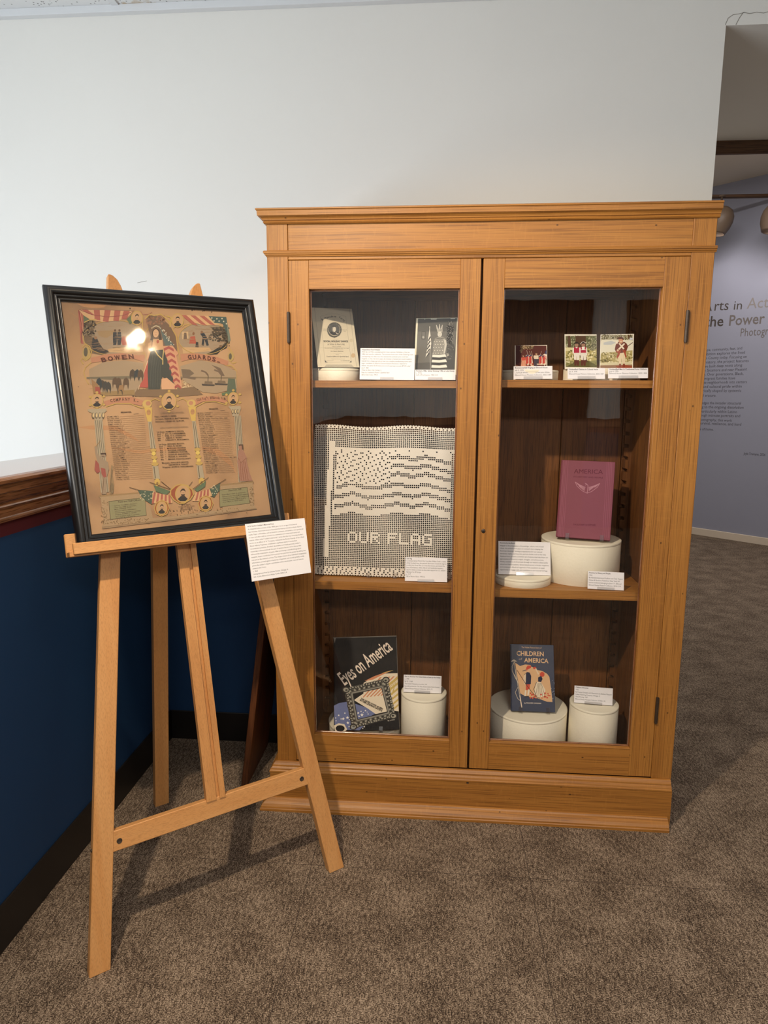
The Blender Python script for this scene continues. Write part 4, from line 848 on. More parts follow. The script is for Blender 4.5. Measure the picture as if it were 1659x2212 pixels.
# crossed flags
pa.poly([(540, 685), (600, 690), (665, 700), (690, 730), (650, 800), (590, 760), (560, 730)], '#4d5a4b'); pa.poly([(660, 650), (700, 665), (790, 700), (760, 730), (680, 700)], '#5d6a50')
for _ in range(22): pa.star(random.uniform(560, 665), random.uniform(697, 765), 6, '#b9ae8f')
pa.poly([(655, 705), (790, 735), (810, 790), (750, 800), (650, 790)], PALE)
for k in range(5): pa.poly([(665+k*28, 707+k*6), (680+k*28, 710+k*6), (665+k*33, 795), (648+k*33, 793)], RED)
pa.poly([(1090, 690), (1175, 640), (1172, 700), (1130, 755), (1100, 740)], '#4d5a4b'); pa.poly([(975, 690), (1065, 625), (1060, 670), (1000, 710)], '#5d6a50')
for _ in range(18): pa.star(random.uniform(1105, 1160), random.uniform(665, 735), 6, '#b9ae8f')
pa.poly([(985, 715), (1095, 690), (1115, 740), (1060, 780), (960, 780)], PALE)
for k in range(4): pa.poly([(1000+k*25, 712-k*6), (1014+k*25, 709-k*6), (1000+k*30, 775), (983+k*30, 778)], RED)
for a, b in (((475, 665), (560, 690)), ((630, 628), (800, 690)), ((720, 625), (800, 690)), ((1085, 600), (960, 690)), ((1220, 615), (1100, 690)), ((960, 630), (930, 670))): pa.line([a, b], 4, '#5c4833')
pa.poly([(790, 690), (830, 655), (870, 645), (920, 655), (965, 690), (975, 730), (950, 770), (900, 800), (860, 800), (815, 770), (788, 730)], GOLD); pa.poly([(798, 694), (835, 662), (872, 652), (916, 662), (957, 694), (966, 730), (943, 764), (898, 792), (862, 792), (822, 764), (797, 730)], '#8d4f38')
portrait(888, 722, 52, 62)
for cx, cy in ((727, 830), (1066, 802)):
    pa.ell(cx, cy, 62, 66, GOLD, 8); pa.ell(cx, cy, 55, 59, '#8d4f38', 8); portrait(cx, cy, 36, 46)
for i, s in enumerate(['MUSTERED', 'into the United States Service', 'MAY 31, 1864, by', 'CAPTAIN FORREST']): pa.text(s, (878, 856, 872, 868)[i], 812+12*i, (948, 978, 962, 966)[i], 808+12*i, 8, LK, 0.01)
pa.text('Entered according to act of Congress by Charles Shober, lithographer, Chicago', 278, 988, 480, 966, 6, '#7a6047')
pa.pt = base_pt
pa.build('lithograph', PR)

# label card fixed to the tray
cm = EM @ Matrix((( 1, 0, 0, 0.2155), (0, math.cos(TH), math.sin(TH), 0), (0, -math.sin(TH), math.cos(TH), 0), (0, 0, 0, 1)))
def plane_m(s, o, t):
    q = TE(s, o, t); m = EM @ Matrix.Translation(q) @ Matrix(((1, 0, 0, 0), (0, math.cos(TH), math.sin(TH), 0), (0, -math.sin(TH), math.cos(TH), 0), (0, 0, 0, 1)))
    return m
CWD, CHT = 0.1705, 0.1490
lc = Art([(0, 0), (1, 0), (1, 1), (0, 1)], -CWD/2, CWD/2, 0, CHT, 0.0)
lc.box(-CWD/2, CWD/2, 0.0, 0.004, 0, CHT, CARD, 'x', 0.0003)
paragraph(lc, ["H. B. Gurler's Soldier's Memorial Print", 'As industrial advancements of the 1800s gave rise to an age of mechanical', 'reproduction, Americans became fascinated by mass-produced products of print', 'media. Paper collectables, such as booklets, pennants, and posters, were produced', 'in mass and often sold as souvenirs to commemorate events both sunny and', 'solemn. Often called "soldier\'s memorials," prints like this one, honoring Gurler\'s', 'service as an officer of "K" Company, nicknamed the Bowen Guards, of the 132nd', 'Illinois Infantry Regiment, constituted a significant aspect of antebellum', "remembrance practices. Detailed, decorative, and deeply personal, soldier's", 'memorials underscored both the pain of wartime loss as well as the joy that', 'followed the instantiation of peace. After purchasing a colorful lithographed', 'template, buyers would then hire a printer to customize the poster by adding text', "relevant to the veteran's service. The unique mixture of an individual's biographical", 'information, printed against a backdrop of patriotic and martial symbols, vividly', "places the soldier's singular contribution within the broader, national issue to", 'preserve the Union.', 'c. 1865', 'Lithograph and Print by Charles Shober, Chicago, IL', 'Gift of John Ellwood and Robin Towle, 2008.12.4'],
          -CWD/2+0.005, CHT-0.0085, 0.0073, 0.005, maxw=0.1575)
tag(lc.build('label_card', mw=plane_m(0.2205, 0.0645+0.004, 0.8245)), 'large white text card fixed to the right end of the easel tray', 'label card')

# ------------------------------------------------------------------ risers
def riser(x, y, z, r, h, label):
    m = MB().cyl(r, 0, h, RISER, 0, 0, 72, 0.0014)
    # lid rim line
    m.lathe([(r+0.0001, h-0.0075), (r+0.0005, h-0.007), (r+0.0005, h-0.0005), (r-0.001, h+0.0002)], RISER, 0, 0, 72)
    o = m.build('display_riser'); o.location = (x, y, z)
    return tag(o, label, 'display riser', 'cream round display risers')
riser(0.1735, 0.130, ZL1, 0.0745, 0.0365, 'low cream round riser under the dance invitation on the top shelf')
riser(0.7570, 0.145, ZR1, 0.0860, 0.0300, 'low cream round riser under the photo of people beside flags')
def bar_riser(x, y, z, w, d, h, label):
    m = MB(); n = 14; pts = [(-w/2+d/2+d/2*math.cos(R(90+180*i/n)), d/2*math.sin(R(90+180*i/n))) for i in range(n+1)]+[(w/2-d/2+d/2*math.cos(R(-90+180*i/n)), d/2*math.sin(R(-90+180*i/n))) for i in range(n+1)]
    m.prism(pts, 0, h, RISER, 'z', 'x'); o = m.build('display_riser'); o.location = (x, y, z)
    return tag(o, label, 'display riser', 'cream round display risers')
bar_riser(0.968, 0.133, ZR1, 0.222, 0.085, 0.0335, 'long low cream riser carrying the two square costume photos')
riser(0.7600, 0.132, ZR2, 0.0880, 0.0265, 'flat cream disc riser under the America by the Book card')
riser(0.9500, 0.2040, ZR2, 0.1225, 0.1300, 'wide cream drum riser under the red America book')
riser(0.2600, 0.190, ZB, 0.1250, 0.0560, 'low cream drum riser behind the dark Eyes on America book')
riser(0.4585, 0.125, ZB, 0.0735, 0.1935, 'tall narrow cream drum riser beside the Eyes on America book')
riser(0.8030, 0.184, ZB, 0.1270, 0.1340, 'wide cream drum riser under the blue Children of America book')
riser(1.0050, 0.132, ZB, 0.0755, 0.1760, 'narrower cream drum riser beside the blue book, bottom of the cabinet')

# ------------------------------------------------------------------ cards in clear holders
def card(x, y, z, yaw, lean, roll, w, h, lines, label, holder_label, frac=0.94, bottom=0.0025, body='#2d2b2f', hw=0.36, ho=0.0):
    M_ = pose(x, y, z+bottom, yaw, lean, roll)
    a = Art([(0, 0), (1, 0), (1, 1), (0, 1)], -w/2, w/2, 0, h); a.box(-w/2, w/2, 0.0, 0.0016, 0, h, CARD, 'x', 0.0002)
    n = len(lines); nr = max(n, 3); pitch = (h-0.012)/max(n-0.35, 3)
    pitch = min(pitch, 0.0082)
    if n > 8: pitch = (h-0.012)/n
    paragraph(a, lines, -w/2+w*0.03, h-pitch*0.95, pitch, 0.006, body, maxw=w*frac)
    tag(a.build('text_card', mw=M_), label, 'text card', 'white text cards in the cabinet')
    hd = MB(); W2 = max(w*hw, 0.040)/2
    hd.box(ho-W2, ho+W2, -0.0042, -0.0020, -0.0026, 0.0072, ACRYL, 'x', 0.0006); hd.box(ho-W2, ho+W2, -0.0020, 0.022, -0.0026, -0.0008, ACRYL, 'x', 0.0004); hd.box(ho-W2, ho+W2, 0.0022, 0.0042, -0.0008, min(0.03, h*0.6), ACRYL, 'x', 0.0006)
    HM = pose(x, y, z+bottom+0.0002, yaw, lean, roll)
    tag(hd.build('card_holder', mw=HM), holder_label, 'card holder', 'clear acrylic card holders')
card(0.3350, 0.066, ZL1+0.001, 1.1, 11.2, 0.4, 0.1614, 0.0935, ['Independence Party Invitation', 'With the Civil War concluded and the Union restored, DeKalbians of the late', '1860s had cause for celebration. The economic boom years of the Gilded Age were', 'just beginning and, while none who attended this particular party could have', 'imagined, in only a few short years, the invention of barbed wire would transform', 'DeKalb from a sleepy agricultural town into a bustling manufacturing center and a', "major contributor to America's Second Industrial Revolution. Adjusted for", 'inflation, the party\'s $3.00 ticket price would equal approximately $70.00 today!', 'July 3, 1868', "Wilder & Allen's Hall, DeKalb, IL", "Music by Crawford & Moore's Quadrille Band", 'Gift of Clair Crane, 1993.4'],
     'wide white card headed Independence Party Invitation on the top shelf', 'clear holder under the Independence Party Invitation card', hw=0.24)
card(0.4768, 0.058, ZL1+0.001, -0.3, 12.1, 0, 0.1180, 0.0300, ['Portrait of Mrs. Esther Stroberg Cliffe as Lady Liberty', 'c. 1910s', 'Gift of Fred Larson, 1984.12.8'], 'white caption card at the foot of the Lady Liberty photo', 'clear holder under the Lady Liberty caption card')
card(0.7580, 0.056, ZR1+0.001, -1.3, 11.7, -0.8, 0.1098, 0.0376, ['Bicentennial Bell Ringing at Ellwood House', 'July 4, 1976', 'L to R: Jill White, Sue White, and John White', 'Ellwood House Museum Collection, 2022.1.869'], 'white caption card titled Bicentennial Bell Ringing below the flags photo', 'clear holder under the Bicentennial Bell Ringing card', hw=0.49)
card(0.9093, 0.058, ZR1+0.002, 0.4, 12.4, -0.2, 0.1050, 0.0316, ['Unidentified Children in Colonial Attire', 'July 4, 1976', 'Ellwood House Museum Collection, 2022.1.857'], 'white caption card titled Unidentified Children in Colonial Attire', 'clear holder under the Colonial Attire caption card', hw=0.48)
card(1.0258, 0.058, ZR1+0.004, -1.0, 11.3, -0.5, 0.1106, 0.0296, ['Unidentified Man in Continental Army Uniform', 'July 4, 1976', 'Ellwood House Museum Collection, 2022.1.858'], 'white caption card titled Unidentified Man in Continental Army Uniform', 'clear holder under the Continental Army Uniform card', hw=0.49)
card(0.4600, 0.056, ZL2, -1.3, 15.0, -0.3, 0.1296, 0.0738, ['Our Flag', 'Crocheted during World War I by Lillian Walker Smith, a native', 'of the Cortland area, this patriotic decoration reveals the degree', 'to which the Great War, as it was then known, permeated the', 'lives of DeKalbians. Often, folk art and handicrafts became a', 'way for citizens at home to show their support for U.S. soldiers', 'fighting in far off Europe.', 'c. 1917', 'Gift of Marion Olson, 1993.5.2'], 'white card titled Our Flag in front of the crochet flag', 'clear holder under the Our Flag card', hw=0.40)
card(0.7635, 0.100, ZR2+0.0268, 4.0, 20.0, 1.2, 0.1616, 0.1037, ['America by the Book', 'Integral to the propagation of knowledge, culture, and societal', 'values, the printed word plays an outsized role in shaping the', 'American character. Serving as repositories for our national', 'narratives, myths, and histories, patriotic books, such as the ones', 'displayed here, present a common set of stories that help shape our', "appreciation of America's origins, struggles, and achievements.", "Widely available to all Americans through our nation's robust public", 'school and library systems, democratized access to books, magazines,', 'and newspapers affords all segments of the population an equal', 'opportunity to engage with and contribute to our national heritage.'], 'large white card titled America by the Book on a flat disc', 'clear holder under the America by the Book card', hw=0.33)
card(0.9990, 0.053, ZR2, -2.0, 14.0, 0.8, 0.1057, 0.0535, ['America: Its History and People', '1934', 'By Harold Underwood Faulkner and Tyler Kepner', 'Harper & Brothers Publishers, New York, NY', 'School textbook belonging to John P. F. Ellwood', 'Ellwood House Museum Collection, 2018.1.219'], 'white card captioned America: Its History and People by the drum riser', 'clear holder under the America: Its History and People card', hw=0.48)
card(0.4534, 0.107, ZB+0.1940, 0.6, 12.0, 0.2, 0.1224, 0.0555, ['Eyes on America: The United States as Seen by Her Artists', 'c. 1940', 'By W. S. Hall', 'The Studio Publications, London, UK', 'Specially printed for The Arts & Decoration Book Society', 'Ellwood House Museum Collection, 2019.1.73'], 'white card captioned Eyes on America on the narrow drum riser', 'clear holder under the Eyes on America card', hw=0.42)
card(0.9975, 0.112, ZB+0.1765, -5.1, 14.0, 0.3, 0.1180, 0.0535, ['Children of America', '1935', 'By Frances Cavanah with Illustrations by Barbara Maynard', 'Follett Publishing Company, Chicago, IL', 'Third Printing, 1937', 'Ellwood House Museum Collection, D2022.1.33'], 'white card captioned Children of America on the narrower drum riser', 'clear holder under the Children of America card', hw=0.46)

# ------------------------------------------------------------------ dance invitation
iv = Art([(110, 100), (1170, 140), (1375, 1600), (320, 1590)], -0.0639, 0.0639, 0, 0.192)
IVP = pm('ivory_invitation_paper', '#d8cdb4', 0.8, 0.04, 25)
iv.box(-0.0639, 0.0639, 0, 0.002, 0, 0.192, IVP, 'z', 0.0002)
G = '#8a8374'; D_ = '#4c4a48'
iv.line([(205, 120), (405, 1570)], 8, '#b0a790'); iv.line([(1110, 150), (1300, 1580)], 8, '#a39a84')
iv.line([(360, 320), (500, 1470)], 4, G); iv.line([(1010, 320), (1165, 1470)], 4, G); iv.line([(370, 325), (560, 270), (760, 262), (1000, 330)], 4, '#aaa18c'); iv.line([(505, 1475), (1165, 1470)], 4, G)
iv.poly([(490, 1400), (520, 1450), (580, 1475), (500, 1475)], D_); iv.poly([(1165, 1430), (1175, 1480), (1120, 1480)], D_)
iv.text_arc('Independent  Party', [(405, 440), (520, 375), (700, 350), (860, 375), (985, 470)], 48, '#5b5751', 0.03)
iv.line([(650, 425), (740, 420)], 4, G)
iv.ell(725, 670, 185, 185, '#c6bca4', 30)
for i in range(30):
    t = 2*math.pi*i/30; iv.ell(725+168*math.cos(t), 670+172*math.sin(t), 25, 20, random.choice(['#4f4e4c', '#6b6962', '#57554f']), 8, t)
iv.ell(722, 660, 140, 145, '#5d5d5c', 26); iv.poly([(610, 740), (680, 690), (780, 720), (850, 740), (800, 800), (680, 800)], '#3e3e3f'); iv.ell(715, 650, 55, 85, '#8f8b83', 16); iv.ell(725, 655, 38, 66, '#d7d0bf', 14); iv.poly([(655, 590), (690, 560), (750, 565), (765, 600), (700, 598)], '#4a4947'); iv.poly([(745, 720), (830, 770), (790, 780)], '#c9c2b1')
iv.star(735, 865, 14, D_)
for s, x0, y0, x1, y1, h, c, b in (('TUESDAY', 432, 662, 535, 662, 22, G, 0), ('EVEN', 440, 700, 528, 698, 20, G, 0), ('JULY 3d', 935, 678, 1042, 682, 22, G, 0), ('1868', 950, 712, 1020, 714, 20, G, 0), ('YOURSELF AND LADY', 690, 915, 835, 915, 12, G, 0), ('SOCIAL HOLIDAY DANCE', 455, 975, 1080, 980, 42, '#4b4843', 0.05), ("At Wilder & Allen's Hall,", 555, 1050, 1000, 1050, 42, '#8d8676', 0.02), ('DEKALB, ILLINOIS', 675, 1098, 900, 1098, 18, G, 0.02), ('ON SATURDAY EVENING, JULY 3d, 1868', 480, 1132, 1100, 1140, 16, G, 0.02), ('at eight o\'clock', 720, 1170, 960, 1172, 14, '#a39a86', 0), ('Floor Manager, HIRAM ELLIS', 640, 1212, 960, 1215, 20, '#6b655a', 0.03), ('committee', 690, 1256, 920, 1258, 12, '#a39a86', 0), ('MUSIC BY', 770, 1294, 850, 1294, 14, G, 0.02), ("Crawford & Moore's Quadrille Band", 535, 1345, 1095, 1350, 32, '#6b655a', 0.02), ('TICKETS TO THE DANCE, $3.00', 650, 1402, 1000, 1404, 14, G, 0), ('REPUBLICAN PRINT', 525, 1442, 720, 1442, 14, '#9a927f', 0), ('E. H. MASTERS, MGR.', 900, 1448, 1130, 1448, 18, G, 0.03)):
    iv.text(s, x0, y0, x1, y1, h, c, b)
iv.line([(340, 1108), (1130, 1118)], 3, '#b5ac96'); iv.ell(1210, 1310, 55, 55, '#c9ae88', 14); iv.ell(1160, 935, 45, 45, '#cfc2a4', 12); iv.line([(1150, 1480), (1190, 1150), (1250, 1120)], 4, '#b7ad95')
tag(iv.build('invitation', mw=pose(0.1908, 0.078, ZL1+0.0400, 22.9, 22.0, -1.0)), 'aged dance invitation with an oval portrait leaning on the low riser', 'invitation')
hd = MB(); hd.prism([(-0.046, -0.0025), (0.046, -0.0025), (0.0385, 0.0065), (-0.0385, 0.0065)], -0.0045, -0.0025, ACRYL, 'y', 'x'); hd.box(-0.046, 0.046, -0.0025, 0.005, -0.0026, -0.0012, ACRYL, 'x', 0.0003); hd.box(-0.04, 0.04, 0.0026, 0.0046, -0.0012, 0.09, ACRYL, 'x', 0.0005)
tag(hd.build('card_holder', mw=pose(0.1908, 0.078, ZL1+0.0402, 22.9, 22.0, -1.0)), 'clear holder at the foot of the dance invitation', 'card holder', 'clear acrylic card holders')

# ------------------------------------------------------------------ photographs
# woman dressed as Lady Liberty, black and white
ph = Art([(245, 290), (1340, 285), (1305, 1960), (155, 1940)], -0.0628, 0.0628, 0, 0.192)
ph.box(-0.0628, 0.0628, 0, 0.002, 0, 0.192, pm('photo_mount', '#e2d9bd', 0.6, 0.03), 'z', 0.0002)
ph.poly([(295, 300), (1312, 300), (1262, 1720), (205, 1720)], '#6d6a63'); ph.poly([(295, 300), (1312, 300), (1300, 640), (275, 640)], '#5c5a55'); ph.poly([(215, 1480), (1265, 1440), (1262, 1720), (205, 1720)], '#57544f')
ph.poly([(620, 308), (790, 308), (770, 330), (630, 330)], '#d8d3c4'); ph.poly([(1140, 300), (1265, 300), (1255, 320), (1145, 320)], '#d8d3c4'); ph.ell(470, 320, 12, 12, '#cfcabb', 8)
ph.poly([(385, 630), (490, 635), (482, 845), (378, 840)], '#4f4c47'); ph.poly([(395, 645), (475, 650), (470, 830), (392, 825)], '#726f68'); ph.ell(425, 790, 28, 36, '#a8a397', 8)
ph.poly([(1060, 480), (1230, 520), (1190, 990), (1040, 970)], '#2d2c2a'); ph.dots([(random.uniform(1040, 1220), random.uniform(380, 960)) for _ in range(60)], 13, '#8f8b82'); ph.dots([(random.uniform(1040, 1220), random.uniform(380, 960)) for _ in range(40)], 12, '#302f2d')
ph.poly([(1050, 1000), (1230, 980), (1280, 1150), (1265, 1650), (1040, 1650)], '#4b4945'); ph.dots([(random.uniform(1040, 1240), random.uniform(1020, 1400)) for _ in range(40)], 10, '#77736b')
ph.line([(597, 510), (610, 1690)], 10, '#b9b4a6'); ph.poly([(592, 560), (625, 800), (635, 960), (620, 1090), (490, 1335), (485, 1300), (530, 1080), (545, 880)], '#d9d4c6')
for k in range(5): ph.poly([(605-8*k, 760+110*k), (630-8*k, 790+110*k), (560-16*k, 900+110*k), (545-14*k, 880+110*k)], '#454340')
ph.poly([(590, 500), (602, 500), (606, 560), (586, 560)], '#d9d4c6')
for a, b, c in ((772, 470, 800), (848, 450, 855), (930, 470, 905)): ph.poly([(a-8, b), (a+8, b), (c+22, 580), (c-22, 580)], '#bdb8ab')
ph.poly([(780, 570), (930, 570), (935, 660), (800, 660)], '#b3aea1'); ph.dots([(random.uniform(795, 925), random.uniform(575, 650)) for _ in range(14)], 8, '#6b6861'); ph.ell(860, 715, 58, 74, '#cfcabc', 18); ph.line([(832, 705), (848, 705)], 8, '#5a554d'); ph.line([(872, 705), (890, 705)], 8, '#5a554d'); ph.line([(845, 752), (875, 752)], 7, '#7d766b')
ph.poly([(740, 810), (830, 780), (960, 785), (1010, 830), (1050, 960), (1000, 1250), (960, 1260), (680, 1240), (690, 950)], '#8f8b81'); ph.poly([(960, 840), (1030, 880), (1045, 1000), (1000, 1230), (960, 1240), (990, 1000)], '#c5c0b2')
ph.line([(745, 815), (870, 840), (980, 815)], 16, '#5d5a54')
for j, y in enumerate((910, 985, 1065, 1145, 1220)):
    for i in range(4): ph.star(715-8*j+(i+.5*(j % 2))*70, y, 17, '#e8e2d3')
for k, (y, c) in enumerate(((1255, '#e6dfd0'), (1325, '#3b3a37'), (1395, '#e6dfd0'), (1470, '#3b3a37'), (1540, '#e6dfd0'))):
    o = 6*k; ph.poly([(670-o, y), (850, y+14), (1010+o, y-5), (1040+o, y+70), (850, y+84), (660-o, y+72)], c)
ph.poly([(640, 1610), (850, 1640), (1000, 1620), (980, 1720), (670, 1720)], '#4a4844'); ph.dots([(1080+random.uniform(-30, 30), 1270+random.uniform(-40, 30)) for _ in range(14)], 12, '#b7b2a4')
tag(ph.build('photograph', mw=pose(0.4755, 0.0855, ZL1+0.0045, -4.0, 17.0, -0.2)), 'black and white photo of a woman in a spiked crown and flag dress', 'photograph', 'photographs on the top shelf')
SKIN = '#c59a7c'
def snap(quad, w, h, M_, label, draw, border):
    a = Art(quad, -w/2, w/2, 0, h); a.box(-w/2, w/2, 0, 0.0012, 0, h, pm('photo_border', '#ece4d2', 0.45, 0.02), 'x', 0.0002)
    draw(a); tag(a.build('photograph', mw=M_), label, 'photograph', 'photographs on the top shelf')
def d1(a):
    a.poly([(408, 285), (1188, 285), (1198, 900), (400, 900)], '#5a2f2c'); a.poly([(408, 285), (560, 285), (520, 700), (402, 760)], '#4a2528'); a.poly([(520, 300), (860, 290), (850, 370), (620, 370), (540, 470), (515, 420)], '#5d4a38')
    a.dots([(random.uniform(530, 860), random.uniform(290, 375)) for _ in range(45)], 11, '#b39a77'); a.dots([(random.uniform(510, 560), random.uniform(370, 470)) for _ in range(12)], 9, '#a98b6c')
    a.poly([(400, 760), (500, 790), (520, 830), (1198, 800), (1198, 900), (398, 900)], '#b4785b')
    for x, s in ((700, 1), (770, 1), (815, 1), (1040, -1), (1175, -1)):
        a.line([(x-s*20, 380+20*(x % 3)), (x+s*40, 600)], 6, '#d8c6b4')
    for x0 in (660, 740, 1000, 1090):
        a.poly([(x0, 520), (x0+70, 510), (x0+100, 720), (x0+60, 790), (x0-5, 720)], '#e3cdb8')
        for k in range(6): a.poly([(x0-3, 545+34*k), (x0+48, 510+36*k), (x0+80, 525+36*k), (x0+10, 585+34*k)], '#c4473f' if k else '#3f4266')
    a.poly([(1105, 500), (1198, 470), (1198, 620), (1140, 560)], '#e9dccb')
    for k in range(4): a.line([(1110+k*12, 520+k*24), (1198, 560+k*22)], 10, '#c94b42')
    a.poly([(1150, 440), (1198, 380), (1198, 500), (1160, 490)], '#3e4266')
    a.poly([(545, 590), (640, 575), (655, 650), (660, 830), (530, 830), (550, 680)], '#e0a88a'); a.poly([(548, 580), (650, 575), (652, 650), (560, 660)], '#cf5a48'); a.ell(596, 540, 20, 26, SKIN, 12); a.poly([(575, 530), (590, 512), (618, 520), (614, 540)], '#5b3a2c')
    for k in range(4): a.line([(565+k*24, 670), (555+k*28, 825)], 7, '#c8684f')
    a.poly([(860, 530), (985, 525), (985, 620), (875, 620)], '#e5d6bf'); a.poly([(870, 620), (985, 620), (965, 830), (925, 830), (920, 690), (905, 830), (870, 830)], '#4a4450'); a.ell(928, 490, 25, 32, SKIN, 12); a.poly([(895, 455), (950, 445), (960, 480), (905, 478)], '#55382c')
    a.poly([(940, 735), (1190, 735), (1185, 760), (945, 760)], '#ecd9c0'); a.poly([(985, 765), (1125, 765), (1100, 830), (1000, 830)], '#6d3b30'); a.dots([(random.uniform(660, 850), random.uniform(720, 830)) for _ in range(25)], 13, '#c9614c'); a.poly([(785, 770), (865, 770), (850, 830), (795, 830)], '#e8c9a6')
snap([(385, 285), (1205, 265), (1220, 900), (380, 900)], 0.0948, 0.0760, pose(0.7590, 0.112, ZR1+0.0305, 0.4, 13.8, -0.7), 'smaller reddish colour photo of people standing among flags', d1, 0.002)
def d2_(a):
    a.poly([(168, 182), (648, 190), (655, 672), (165, 672)], '#8d8756'); a.poly([(168, 182), (648, 190), (650, 370), (168, 370)], '#6f7150')
    a.dots([(random.uniform(170, 650), random.uniform(185, 360)) for _ in range(130)], 9, '#b9b896'); a.dots([(random.uniform(170, 650), random.uniform(185, 360)) for _ in range(90)], 9, '#55563c')
    a.poly([(168, 360), (650, 400), (655, 560), (400, 600), (165, 560)], '#b5a76a'); a.poly([(168, 365), (420, 370), (380, 420), (168, 420)], '#d9cfa0')
    a.dots([(random.uniform(170, 650), random.uniform(420, 620)) for _ in range(60)], 14, '#e0d5ab'); a.dots([(random.uniform(170, 650), random.uniform(400, 660)) for _ in range(60)], 14, '#77713f')
    a.poly([(165, 672), (330, 580), (520, 570), (655, 640), (655, 672)], '#5f5a33'); a.poly([(200, 182), (245, 182), (255, 360), (205, 360)], '#5a4231'); a.poly([(325, 185), (485, 190), (490, 500), (515, 590), (470, 600), (330, 420)], '#57402f'); a.ell(590, 350, 60, 66, '#5c5a42', 14); a.dots([(random.uniform(535, 650), random.uniform(290, 420)) for _ in range(45)], 8, '#a9a582')
    for x, w in ((342, 0), (447, 1)):
        a.poly([(x-40, 560), (x+42, 560), (x+36, 648), (x+6, 648), (x, 600), (x-6, 648), (x-34, 648)], '#5d3026'); a.poly([(x-42, 445), (x+44, 445), (x+46, 556), (x+6, 562), (x+2, 490), (x-4, 560), (x-42, 552)], '#e6ded0')
        a.poly([(x-58, 370), (x-36, 362), (x-38, 450), (x-62, 470)], '#e6ded0'); a.poly([(x+38, 362), (x+58, 372), (x+62, 490), (x+44, 490)], '#e6ded0'); a.poly([(x-42, 360), (x+42, 360), (x+44, 448), (x-42, 448)], '#b03048')
        a.ell(x, 326, 28, 34, '#a37d68', 14); a.poly([(x-50, 318), (x-22, 284), (x+8, 276+w*-4), (x+44, 304), (x+52, 322), (x+20, 306), (x-18, 308)], '#2f2623')
        if w: a.poly([(x-24, 356), (x+24, 352), (x+20, 405), (x-18, 405)], '#efe8dc'); a.line([(x-48, 316), (x-18, 282), (x+8, 278), (x+44, 302)], 6, '#efe8dc'); a.line([(x-40, 402), (x+42, 402)], 7, '#efe8dc')
        else: a.poly([(x-22, 358), (x, 380), (x+24, 356), (x, 362)], '#efe8dc')
snap([(153, 155), (650, 170), (655, 700), (150, 705)], 0.0935, 0.1040, pose(0.9022, 0.108, ZR1+0.0340, 3.0, 12.8, 0.0), 'square colour photo of two children in red vests and black hats', d2_, 0.003)
def d3(a):
    a.poly([(728, 180), (1218, 165), (1210, 672), (705, 672)], '#c9bf9b'); a.poly([(728, 180), (1218, 165), (1216, 250), (726, 260)], '#8a7f5c'); a.dots([(random.uniform(728, 1215), random.uniform(172, 255)) for _ in range(110)], 9, '#b7b29a'); a.dots([(random.uniform(728, 1215), random.uniform(172, 240)) for _ in range(70)], 9, '#5e5537')
    a.poly([(735, 250), (900, 240), (1215, 250), (1212, 400), (720, 440), (722, 330)], '#d9d3bd'); a.poly([(760, 290), (880, 260), (950, 290), (880, 320), (760, 322)], '#b6b8b6'); a.poly([(715, 455), (1212, 400), (1210, 570), (708, 590)], '#a69860')
    a.dots([(random.uniform(715, 1210), random.uniform(440, 580)) for _ in range(90)], 13, '#847740'); a.dots([(random.uniform(715, 1210), random.uniform(430, 640)) for _ in range(70)], 11, '#d8cba0'); a.poly([(706, 630), (1209, 620), (1209, 672), (705, 672)], '#8d6a4f'); a.poly([(1140, 165), (1160, 165), (1165, 230), (1145, 230)], '#5a3d28'); a.poly([(1165, 215), (1217, 210), (1215, 240), (1170, 245)], '#c9cdd2')
    a.line([(1135, 340), (1216, 282)], 10, '#4a2f22')
    a.poly([(940, 640), (1090, 625), (1209, 640), (1208, 672), (985, 672)], '#93452b'); a.poly([(1000, 600), (1030, 600), (1026, 660), (995, 665)], '#7a3520'); a.poly([(1060, 600), (1090, 600), (1092, 655), (1062, 655)], '#7a3520')
    a.poly([(985, 430), (1085, 430), (1100, 500), (1088, 605), (1052, 605), (1040, 520), (1030, 605), (996, 605), (985, 520)], '#d8c5a2')
    a.poly([(965, 290), (1000, 275), (1085, 275), (1120, 300), (1142, 345), (1120, 400), (1110, 425), (1030, 445), (990, 440), (960, 440), (932, 390), (945, 330)], '#6d3325'); a.poly([(950, 415), (1030, 400), (1000, 490), (968, 528), (958, 500), (985, 450)], '#9d4630'); a.poly([(1050, 400), (1100, 400), (1118, 510), (1100, 515), (1080, 450)], '#9d4630')
    a.poly([(990, 300), (1010, 295), (1085, 375), (1065, 390)], '#e2d5bd'); a.poly([(1075, 295), (1095, 305), (1005, 395), (985, 380)], '#e2d5bd'); a.poly([(970, 385), (1000, 395), (985, 420), (960, 415)], '#d9b99a')
    a.ell(1028, 255, 36, 46, '#c48f6b', 14); a.poly([(968, 240), (990, 205), (1040, 195), (1075, 225), (1068, 250), (1040, 232), (1000, 235)], '#59301f'); a.line([(1012, 270), (1045, 268)], 6, '#f0e6d6'); a.poly([(950, 270), (975, 265), (982, 300), (955, 305)], '#e8dcc6')
snap([(715, 172), (1235, 150), (1220, 685), (695, 690)], 0.0930, 0.1020, pose(1.0037, 0.108, ZR1+0.0342, -7.0, 9.1, -0.7), 'square colour photo of a man in brown colonial army uniform', d3, 0.003)

